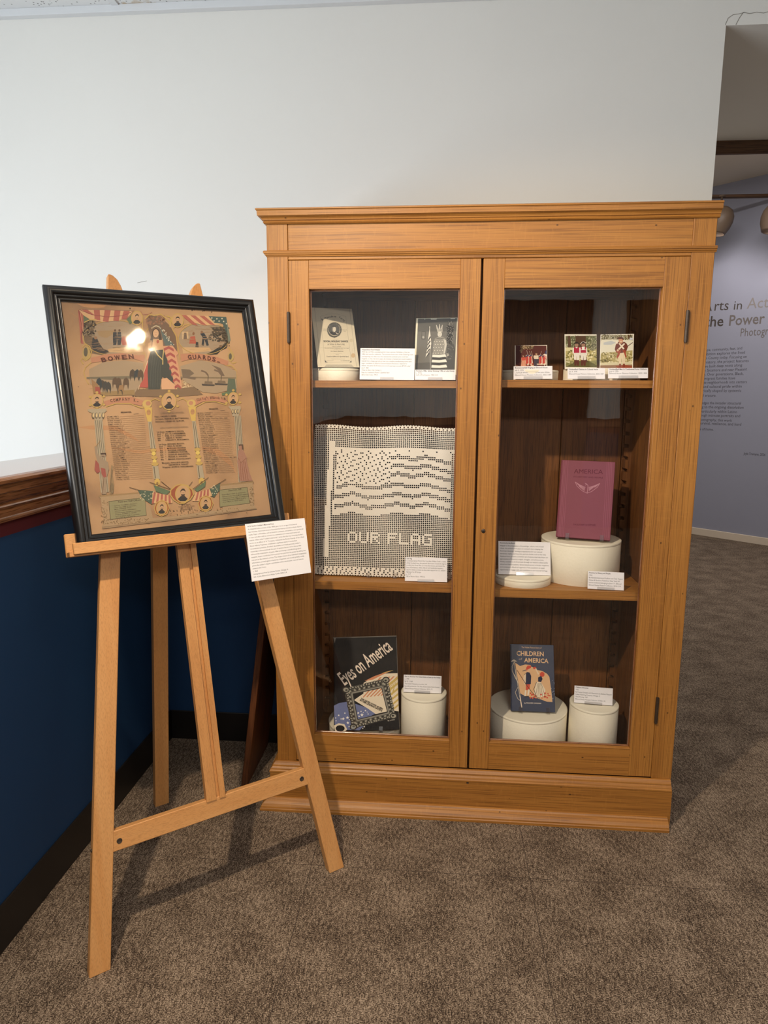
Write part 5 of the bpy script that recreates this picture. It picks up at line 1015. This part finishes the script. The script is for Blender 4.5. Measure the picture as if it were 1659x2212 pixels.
# ------------------------------------------------------------------ books
def book(name, quad, w, h, t, cover, M_, label, draw, spine_col=None):
    B = thing(name, label, 'book', 'books in the cabinet', mw=M_)
    a = Art(quad, -w/2, w/2, 0, h)
    a.box(-w/2+0.003, w/2, 0, 0.0025, 0, h, cover, 'z', 0.0008); a.box(-w/2+0.003, w/2, t-0.0025, t, 0, h, cover, 'z', 0.0008); a.box(-w/2, -w/2+0.0035, 0.0005, t-0.0005, 0, h, cover, 'z', 0.0012)
    draw(a); a.build('cover', B)
    pg = MB().box(-w/2+0.0036, w/2-0.004, 0.0026, t-0.0026, 0.003, h-0.003, pm('page_edges', '#c9bb9c', 0.9, 0.1, 200), 'z', 0.0003); pg.build('page_block', B)
    return B
def bookstand(x, y, z, yaw, lean, xs, label, cat='book stand', depth=0.07, lip=0.014, t=0.02, back=0.12):
    m = MB(); S_ = pose(x, y, z, yaw, lean, 0)
    for sx in xs:
        m.box(sx-0.006, sx+0.006, -0.006, -0.003, -0.003, lip, ACRYL, 'z', 0.0006)
        m.box(sx-0.006, sx+0.006, -0.006, t+0.004, -0.0062, -0.003, ACRYL, 'y', 0.0006)
    m.box(min(xs)-0.006, max(xs)+0.006, t+0.001, t+0.004, -0.0062, back, ACRYL, 'x', 0.0008)
    # rear prop going down to the riser
    return tag(m.build('book_stand', mw=S_), label, cat, 'clear acrylic book stands')
NAVYB = pm('black_dust_jacket', '#0d0e10', 0.6, 0.1, 40, spec=0.2)
def eoa(a):
    PK, CRM, BLU = '#cf8a63', '#e6d7bd', '#6d769d'
    a.poly([(290, 860), (350, 830), (420, 820), (520, 840), (700, 900), (730, 940), (640, 985), (640, 1030), (560, 1120), (300, 1110)], BLU)
    a.poly([(500, 800), (600, 730), (600, 620), (700, 560), (830, 520), (960, 515), (978, 915), (900, 905), (730, 945), (650, 890)], CRM)
    for k in range(9):
        x = 590+k*38; a.poly([(x, 770-k*4), (x+14, 772-k*4), (x+200+k*8, 560-k*4), (x+180+k*8, 560-k*4)], PK if k < 6 else '#c9ad62')
    for k in range(6): a.poly([(840+k*12, 640+k*52), (965+k*1.5, 550+k*56), (966+k*1.5, 575+k*56), (850+k*10, 664+k*50)], '#c9ad62')
    for k in range(4): a.poly([(610+k*60, 600-k*28), (720+k*50, 545-k*18), (840+k*25, 510-k*8), (700+k*40, 585-k*24)], PK if k < 3 else '#c9ad62')
    a.poly([(290, 1070), (340, 1045), (400, 1055), (430, 1110), (410, 1130), (300, 1130)], CRM); a.ell(355, 1100, 48, 34, '#15171a', 14)
    for x, y, r in ((405, 938, 9), (340, 962, 10), (308, 990, 8), (388, 998, 15), (432, 985, 16), (436, 1040, 15), (455, 1003, 9), (365, 1000, 8), (312, 1020, 7), (450, 1080, 9), (545, 935, 12), (585, 955, 18), (575, 918, 8), (622, 910, 10), (650, 945, 8), (600, 930, 6), (555, 970, 10), (640, 925, 6), (610, 1080, 9), (595, 1098, 7)): a.star(x, y, r*1.15, '#f1ece2')
    # picture frame on the cover: carved grey moulding round an open middle
    F1, F2, F3 = '#5d5a52', '#a09b8c', '#34332f'
    O = [(395, 680), (850, 565), (940, 975), (480, 1105)]; I = [(490, 735), (790, 668), (855, 925), (540, 1005)]
    for i in range(4): j = (i+1) % 4; a.poly([O[i], O[j], I[j], I[i]], F1)
    for i in range(4):
        j = (i+1) % 4
        for k in range(15):
            t = (k+.5)/15; ox, oy = O[i][0]+(O[j][0]-O[i][0])*t, O[i][1]+(O[j][1]-O[i][1])*t; ix, iy = I[i][0]+(I[j][0]-I[i][0])*t, I[i][1]+(I[j][1]-I[i][1])*t
            px, py = ox*.78+ix*.22+random.uniform(-6, 6), oy*.78+iy*.22+random.uniform(-6, 6); a.ell(px, py, 20, 15, F3, 10, t*3+i); a.ell(px+3, py-3, 12, 8, F2, 9, t*3+i)
            px, py = ox*.45+ix*.55, oy*.45+iy*.55; a.ell(px, py, 13, 9, F3 if k % 2 else F2, 8, t*5+i)
    for cx, cy in O: a.ell(cx*.92+660*.08, cy*.92+840*.08, 40, 34, F3, 12); a.ell(cx*.92+660*.08, cy*.92+840*.08, 28, 22, F2, 12); a.ell(cx*.9+66, cy*.9+84, 14, 10, F3, 10)
    for i in range(4): j = (i+1) % 4; a.line([(I[i][0]*1.06-40, I[i][1]*1.06-50), (I[j][0]*1.06-40, I[j][1]*1.06-50)], 16, '#8f8b80'); a.line([I[i], I[j]], 8, F3)
    a.text('Eyes on America', 398, 652, 905, 268, 152, '#ead9c6', 0.015)
    a.text('THE UNITED STATES AS SEEN', 570, 790, 802, 900, 17, '#3b332c', 0.05); a.text('BY HER LEADING ARTISTS', 560, 806, 795, 920, 17, '#3b332c', 0.05)
    a.text('W. S. HALL', 858, 1022, 935, 1006, 11, '#d9d2c4', 0.02)
    a.line([(285, 160), (940, 133)], 12, '#6b665f'); a.poly([(290, 160), (312, 160), (300, 215)], '#8a837a'); a.line([(940, 150), (962, 600), (985, 1090)], 7, '#6f6a64')
book('hardcover_book', [(285, 155), (940, 130), (985, 1110), (290, 1135)], 0.2131, 0.302, 0.026, NAVYB, pose(0.2760, 0.080, ZB+0.0700, 5.0, 24.0, -1.7), 'black jacketed Eyes on America book leaning at the bottom of the cabinet', eoa)
bookstand(0.2760, 0.080, ZB+0.0700, 5.0, 24.0, (-0.045, 0.046), 'clear stand under the black Eyes on America book', t=0.027)
REDC = pm('maroon_book_cloth', '#7f3648', 0.6, 0.06, 300, bump=0.3, bscale=900, dist=0.0004)
def am(a):
    for x0, x1 in ((760, 695), (772, 708), (784, 722), (800, 738), (1175, 1120), (1190, 1140), (1206, 1160), (1222, 1178)): a.line([(x0, 185), (x1, 935)], 4, '#9a5a6a')
    a.text('AMERICA', 852, 306, 1130, 312, 42, '#5e2634', 0.0); a.text('ITS HISTORY AND PEOPLE', 846, 345, 1130, 355, 14, '#5e2634', 0.01); a.text('FAULKNER & KEPNER', 838, 805, 1055, 815, 15, '#5e2634', 0.01)
    P = '#b98590'
    for k in range(6):
        t = k/5; a.line([(960-t*10, 440+t*34), (905-t*6, 415+t*16), (862+t*40, 388+t*40)], 4, P); a.line([(990+t*2, 440+t*34), (1045-t*6, 425+t*14), (1100-t*40, 402+t*36)], 4, P)
    a.line([(862, 388), (880, 430), (930, 475), (975, 497), (1020, 480), (1075, 440), (1100, 402)], 5, P); a.line([(960, 420), (975, 410), (985, 425), (980, 470), (975, 495)], 6, P); a.line([(955, 400), (975, 410)], 5, P)
book('hardcover_book', [(737, 180), (1255, 195), (1195, 965), (668, 910)], 0.1615, 0.2440, 0.032, REDC, pose(0.9400, 0.132, ZR2+0.1415, -13.0, 16.0, 0.6), 'maroon cloth book stamped America standing on the wide drum riser', am)
bookstand(0.9400, 0.132, ZR2+0.1415, -13.0, 16.0, (-0.046, 0.056), 'clear stand under the maroon America book', t=0.033)
BLUEC = pm('navy_book_cover', '#1d2945', 0.45, 0.06, 60)
def chi(a):
    TAN, RD = '#e0b487', '#cf5340'
    a.poly([(330, 355), (380, 390), (430, 375), (480, 380), (545, 430), (600, 440), (650, 470), (672, 500), (690, 620), (705, 748), (650, 745), (560, 710), (500, 700), (440, 690), (385, 660), (355, 500)], TAN)
    a.line([(318, 330), (402, 800)], 9, '#e8d7be'); a.line([(326, 360), (380, 680)], 4, '#2a2f45')
    for sx in (0, 16): a.line([(320, 350), (300-sx, 420), (330, 500-sx), (365, 560)], 4, '#d9c7ab')
    a.line([(360, 600), (335, 650), (360, 710), (395, 740)], 4, '#d9c7ab'); a.line([(295, 345), (318, 328), (342, 345)], 10, '#ead9bf')
    a.poly([(425, 470), (450, 450), (475, 455), (492, 490), (488, 570), (440, 575), (430, 530)], '#2b3048'); a.poly([(418, 490), (440, 460), (438, 560), (425, 575), (412, 530)], '#e8cfae'); a.ell(465, 425, 24, 28, '#e3b58d', 12); a.poly([(440, 410), (455, 385), (490, 388), (488, 410), (455, 425), (445, 440)], RD); a.line([(405, 440), (440, 430)], 6, '#2b3048')
    a.poly([(440, 572), (480, 570), (478, 612), (462, 625), (440, 630)], RD); a.line([(438, 630), (432, 690)], 14, '#e8dcc8'); a.line([(470, 622), (462, 680)], 14, '#e8dcc8'); a.line([(425, 692), (470, 690)], 8, '#2b2b33'); a.line([(350, 430), (440, 570), (500, 650), (550, 700)], 6, '#6b4a36')
    a.line([(490, 392), (520, 400), (545, 420)], 8, '#2b3048'); a.ell(525, 410, 17, 12, RD, 10); a.line([(535, 415), (565, 475)], 12, '#e8cfae')
    a.ell(600, 475, 24, 26, RD, 12); a.poly([(560, 505), (590, 488), (605, 520), (590, 550), (560, 545)], '#2b3048'); a.poly([(545, 548), (590, 552), (635, 630), (620, 690), (560, 705), (520, 660), (530, 600)], '#ead9bd')
    for k in range(5): a.line([(560+k*8, 560), (535+k*24, 695)], 3, '#5d4a3c')
    a.line([(545, 550), (518, 620), (545, 695), (580, 710)], 5, '#2b2b33'); a.dots([(random.uniform(480, 680), random.uniform(660, 710)) for _ in range(22)], 8, RD); a.dots([(random.uniform(690, 725), random.uniform(520, 740)) for _ in range(14)], 4, '#8d94a6')
    a.text('The Follett Picture-Story of', 392, 212, 592, 220, 17, '#d9b48c', 0.0); a.text('CHILDREN', 343, 285, 615, 295, 46, '#e3bd93', 0.02); a.text('of', 366, 330, 402, 328, 20, '#b9a58e', 0.0); a.text('AMERICA', 422, 352, 662, 364, 44, '#e3bd93', 0.02); a.text('by FRANCES CAVANAH', 425, 760, 592, 766, 13, '#d9cdbd', 0.02)
    a.line([(295, 832), (735, 852)], 5, '#6b7285')
book('hardcover_book', [(280, 170), (712, 185), (733, 850), (295, 830)], 0.1411, 0.2125, 0.013, BLUEC, pose(0.8111, 0.118, ZB+0.1420, 0.5, 22.0, -0.2), 'blue Children of America book standing on a wide drum riser', chi)
bookstand(0.8111, 0.118, ZB+0.1420, 0.5, 22.0, (-0.040, 0.047), 'clear stand under the blue Children of America book', t=0.014)

# ------------------------------------------------------------------ crocheted flag panel
NC, NR = 73, 79; CW_, CH_ = 0.440, 0.462
LET = {'O': ['.###.', '#...#', '#...#', '#...#', '#...#', '.###.'], 'U': ['#...#', '#...#', '#...#', '#...#', '#...#', '.###.'], 'R': ['####.', '#...#', '####.', '#.#..', '#..#.', '#...#'], 'F': ['#####', '#....', '####.', '#....', '#....', '#....'], 'L': ['#....', '#....', '#....', '#....', '#....', '#####'], 'A': ['.###.', '#...#', '#...#', '#####', '#...#', '#...#'], 'G': ['.####', '#....', '#..##', '#...#', '#...#', '.####']}
lett = {}
for ch, c0 in zip('OURFLAG', (18, 24, 30, 39, 45, 51, 57)):
    for r, row in enumerate(LET[ch]):
        for c, q in enumerate(row): lett[c0+c, 56+r] = q == '#'
WX = [240, 330, 480, 640, 800, 950, 1110, 1240, 1360, 1480, 1560]; WY = [24, 18, -22, 26, 6, -24, 8, -26, 4, 32, 44]
def wav(x): return float(np.interp(x, WX, WY))
def is_open(i, j):
    x, y = 80+20.1*i, 122+19.3*j
    if (i, j) in lett: return not lett[i, j]
    if j == 0 or j >= NR-1: return (i+j) % 2 == 0
    if j >= NR-4: return (i*2+j) % 5 < 2
    bx_ = 262-(y-270)*0.055
    if 262 < y < 1470 and abs(x-bx_) < 26: return False
    if 318 < y < 362 and x > 290: return x > 300 and y > 345 and (i % 7 == 0)
    in_flag = x > 312-(y-350)*0.06 and x < 1500 and y >= 340 and y < 1000+wav(x)*1.0
    if not in_flag:
        return True
    if x < 865 and y < 690: return (i+2*j) % 5 == 0 or (i*3+j) % 11 == 0
    for yb, xs in ((432, 870), (520, 870), (605, 870), (712, 315), (812, 300), (912, 285)):
        if x > xs and x < 1490 and abs(y-yb-wav(x)) < 20: return True
    return False
cr = MB(); cw, chh = CW_/NC, CH_/NR
def cpos(u, v):
    """grid position -> bent sheet"""
    x = -CW_/2+u*CW_; sag = 0.010*max(0, (u-0.6)/0.4)**1.5*max(0, (v-0.7)/0.3)
    z = CH_*(1-v)+0.0035*math.sin(u*11+0.5)*(1-v)**4-sag
    y = 0.0022*math.sin(u*17+v*3)+0.003*math.sin(v*9+u*4)
    if v < 0.12: y += 0.010*((0.12-v)/0.12)**2
    if u < 0.12: y += 0.006*((0.12-u)/0.12)**2
    return (x, y, z)
vs = []; fs = []
for j in range(NR):
    for i in range(NC):
        u0, u1, v0, v1 = i/NC, (i+1)/NC, j/NR, (j+1)/NR; b = len(vs)
        if is_open(i, j):
            mu, mv = (u1-u0)*0.145, (v1-v0)*0.155; jx, jy = random.uniform(-.04, .04)/NC, random.uniform(-.04, .04)/NR
            for (u, v) in ((u0, v0), (u1, v0), (u1, v1), (u0, v1), (u0+mu+jx, v0+mv+jy), (u1-mu+jx, v0+mv+jy), (u1-mu+jx, v1-mv+jy), (u0+mu+jx, v1-mv+jy)): vs.append(cpos(u, v))
            for k in range(4): fs.append((b+k, b+(k+1) % 4, b+4+(k+1) % 4, b+4+k))
        else:
            for (u, v) in ((u0, v0), (u1, v0), (u1, v1), (u0, v1)): vs.append(cpos(u, v))
            fs.append((b, b+1, b+2, b+3))
for k in range(52):      # scalloped picot edge, top and bottom
    u = (k+.5)/52
    for v, s in ((0, 1), (1, -1)):
        c = cpos(u, v); b = len(vs); vs.append(c)
        for q in range(7): t = math.pi*q/6; vs.append((c[0]+0.0040*math.cos(t), c[1], c[2]+s*0.0040*math.sin(t)))
        for q in range(6): fs.append((b, b+1+q, b+2+q))
cr.add(vs, fs, THREAD, 'x'); cro = cr.build('crocheted_flag', mw=pose(0.3215, 0.100, ZL2+0.0075, -0.6, 4.0, 0.2), normals=True)
md = cro.modifiers.new('thickness', 'SOLIDIFY'); md.thickness = 0.0012; md.offset = 0
tag(cro, 'cream crocheted panel with a waving flag and the words Our Flag', 'crochet')
tag(MB().box(-0.212, 0.212, 0.0, 0.004, 0.004, 0.445, BLACKB, 'z', 0.0008).build('backing_board', mw=pose(0.3215, 0.1175, ZL2+0.001, -0.6, 4.0, 0)), 'black board standing behind the cream crochet panel', 'board')
m = MB()
for sx in (-0.042, 0.040):
    m.box(sx-0.006, sx+0.006, -0.010, -0.007, 0.0, 0.017, ACRYL, 'z', 0.0006); m.box(sx-0.006, sx+0.006, -0.010, 0.0072, 0.0, 0.003, ACRYL, 'y', 0.0006)
m.box(-0.06, 0.06, 0.007, 0.010, 0.0, 0.05, ACRYL, 'x', 0.0006)
tag(m.build('book_stand', mw=pose(0.3215, 0.098, ZL2, -0.6, 0, 0)), 'clear stand with two small feet under the crochet panel', 'stand', 'clear acrylic book stands')

# ------------------------------------------------------------------ ceiling spotlights of this room
BULB = {}
def emis(name, col, s):
    m = bpy.data.materials.new(name); m.use_nodes = True; nt = m.node_tree; nt.nodes.remove(nt.nodes['Principled BSDF'])
    e = N(nt, 'ShaderNodeEmission', i_Strength=s); e.inputs[0].default_value = col+(1,); nt.links.new(e.outputs[0], nt.nodes['Material Output'].inputs[0]); return m
def spotlight(name, pos, target, watts, col, label, mat, strength, top, size=0.028, angle=95, r=0.045, blend=0.5):
    d = (Vector(target)-Vector(pos)).normalized(); q = d.to_track_quat('-Z', 'Y').to_matrix().to_4x4(); q.translation = pos
    o = thing(name, label, 'spotlight', 'ceiling spotlights', loc=pos)
    inv = Matrix.Translation(-Vector(pos)) @ q
    T = lambda x, y, z: tuple((inv @ Vector((x, y, z))))
    h = MB(); h.lathe([(r+0.004, -0.012), (r+0.006, 0.0), (r+0.005, 0.05), (r*0.75, 0.10), (r*0.5, 0.125), (1e-4, 0.13)], mat, n=28, T=T); h.lathe([(r+0.004, -0.012), (r, -0.010), (r*0.98, 0.012)], mat, n=28, T=T); h.build('lamp_head', o)
    b = MB(); b.lathe([(r*0.98, 0.012), (r*0.6, 0.014), (1e-4, 0.014)], emis('bulb_'+name, col, strength), n=28, T=T); b.build('bulb', o)
    s = MB(); s.lathe([(0.008, 0.06), (0.008, top-pos[2]-0.02), (0.03, top-pos[2]-0.02), (0.03, top-pos[2])], mat, n=14); s.build('stem', o)
    lp = Vector(pos)+d*0.03
    light(name+'_light', 'SPOT', lp, target, watts, col, size, None, blend, angle)
    return o
spotlight('ceiling_spotlight', KEY_POS, (0.85, -0.2, 0.45), KEY_W, WARM, 'ceiling spotlight above and to the left aimed at the cabinet', LAMPB, 60, ZC, angle=92, blend=0.7)
spotlight('ceiling_spotlight', KEY2_POS, (-0.1, -0.35, 1.05), KEY2_W, WARM2, 'ceiling spotlight on the right aimed at the framed print', LAMPB, 3, ZC, size=0.043, angle=70, blend=0.8)
# lamps washing the far wall
for i, (x, y, z) in enumerate(((2.845, 4.315, 2.795), (3.150, 4.000, 2.735))):
    o = thing('track_lamp', ('taupe dome lamp half hidden behind the top right corner of the oak cabinet', 'taupe dome lamp cut off by the photo edge, above the lavender wall lettering')[i], 'wall lamp', 'dome lamps washing the far wall', loc=(x, y, z))
    T = lambda a, b, c: (a*0.93+c*0.22, b, c*0.95-a*0.18)
    h = MB(); h.lathe([(1e-4, 0.125), (0.045, 0.118), (0.080, 0.095), (0.103, 0.05), (0.108, 0.0), (0.098, -0.05), (0.078, -0.095), (0.072, -0.11), (0.066, -0.108), (0.085, -0.05)], LAMPM, n=32, T=T); h.build('lamp_shade', o)
    b = MB(); b.lathe([(0.05, -0.02), (0.03, 0.0), (1e-4, 0.005)], emis('bulb_track', (1.0, 0.92, 0.86), 2.5), n=24, T=T); b.build('bulb', o)
    st = MB(); st.lathe([(0.009, 0.11), (0.009, (2.99, 3.20)[i]-z), (0.03, (2.99, 3.20)[i]-z), (0.03, (3.0, 3.207)[i]-z)], LAMPM, n=12); st.build('stem', o)
    light('track_lamp_light', 'SPOT', (x-0.02, y, z-0.13), Vector((x, y, 0))+Vector((0.25, 0.35, 1.5)), FAR_W, (1.0, 0.93, 0.92), 0.07, None, 1.0, 165)
# unseen panel added as a housing above the gallery fill light
tf = MB(); tf.box(0.62, 1.78, -3.67, -3.13, 2.485, 2.519, WHITEM, 'x', 0.003); to = tf.build('fill_light_housing'); tag(to, 'white panel added above the fill light behind the camera', 'fill light panel')
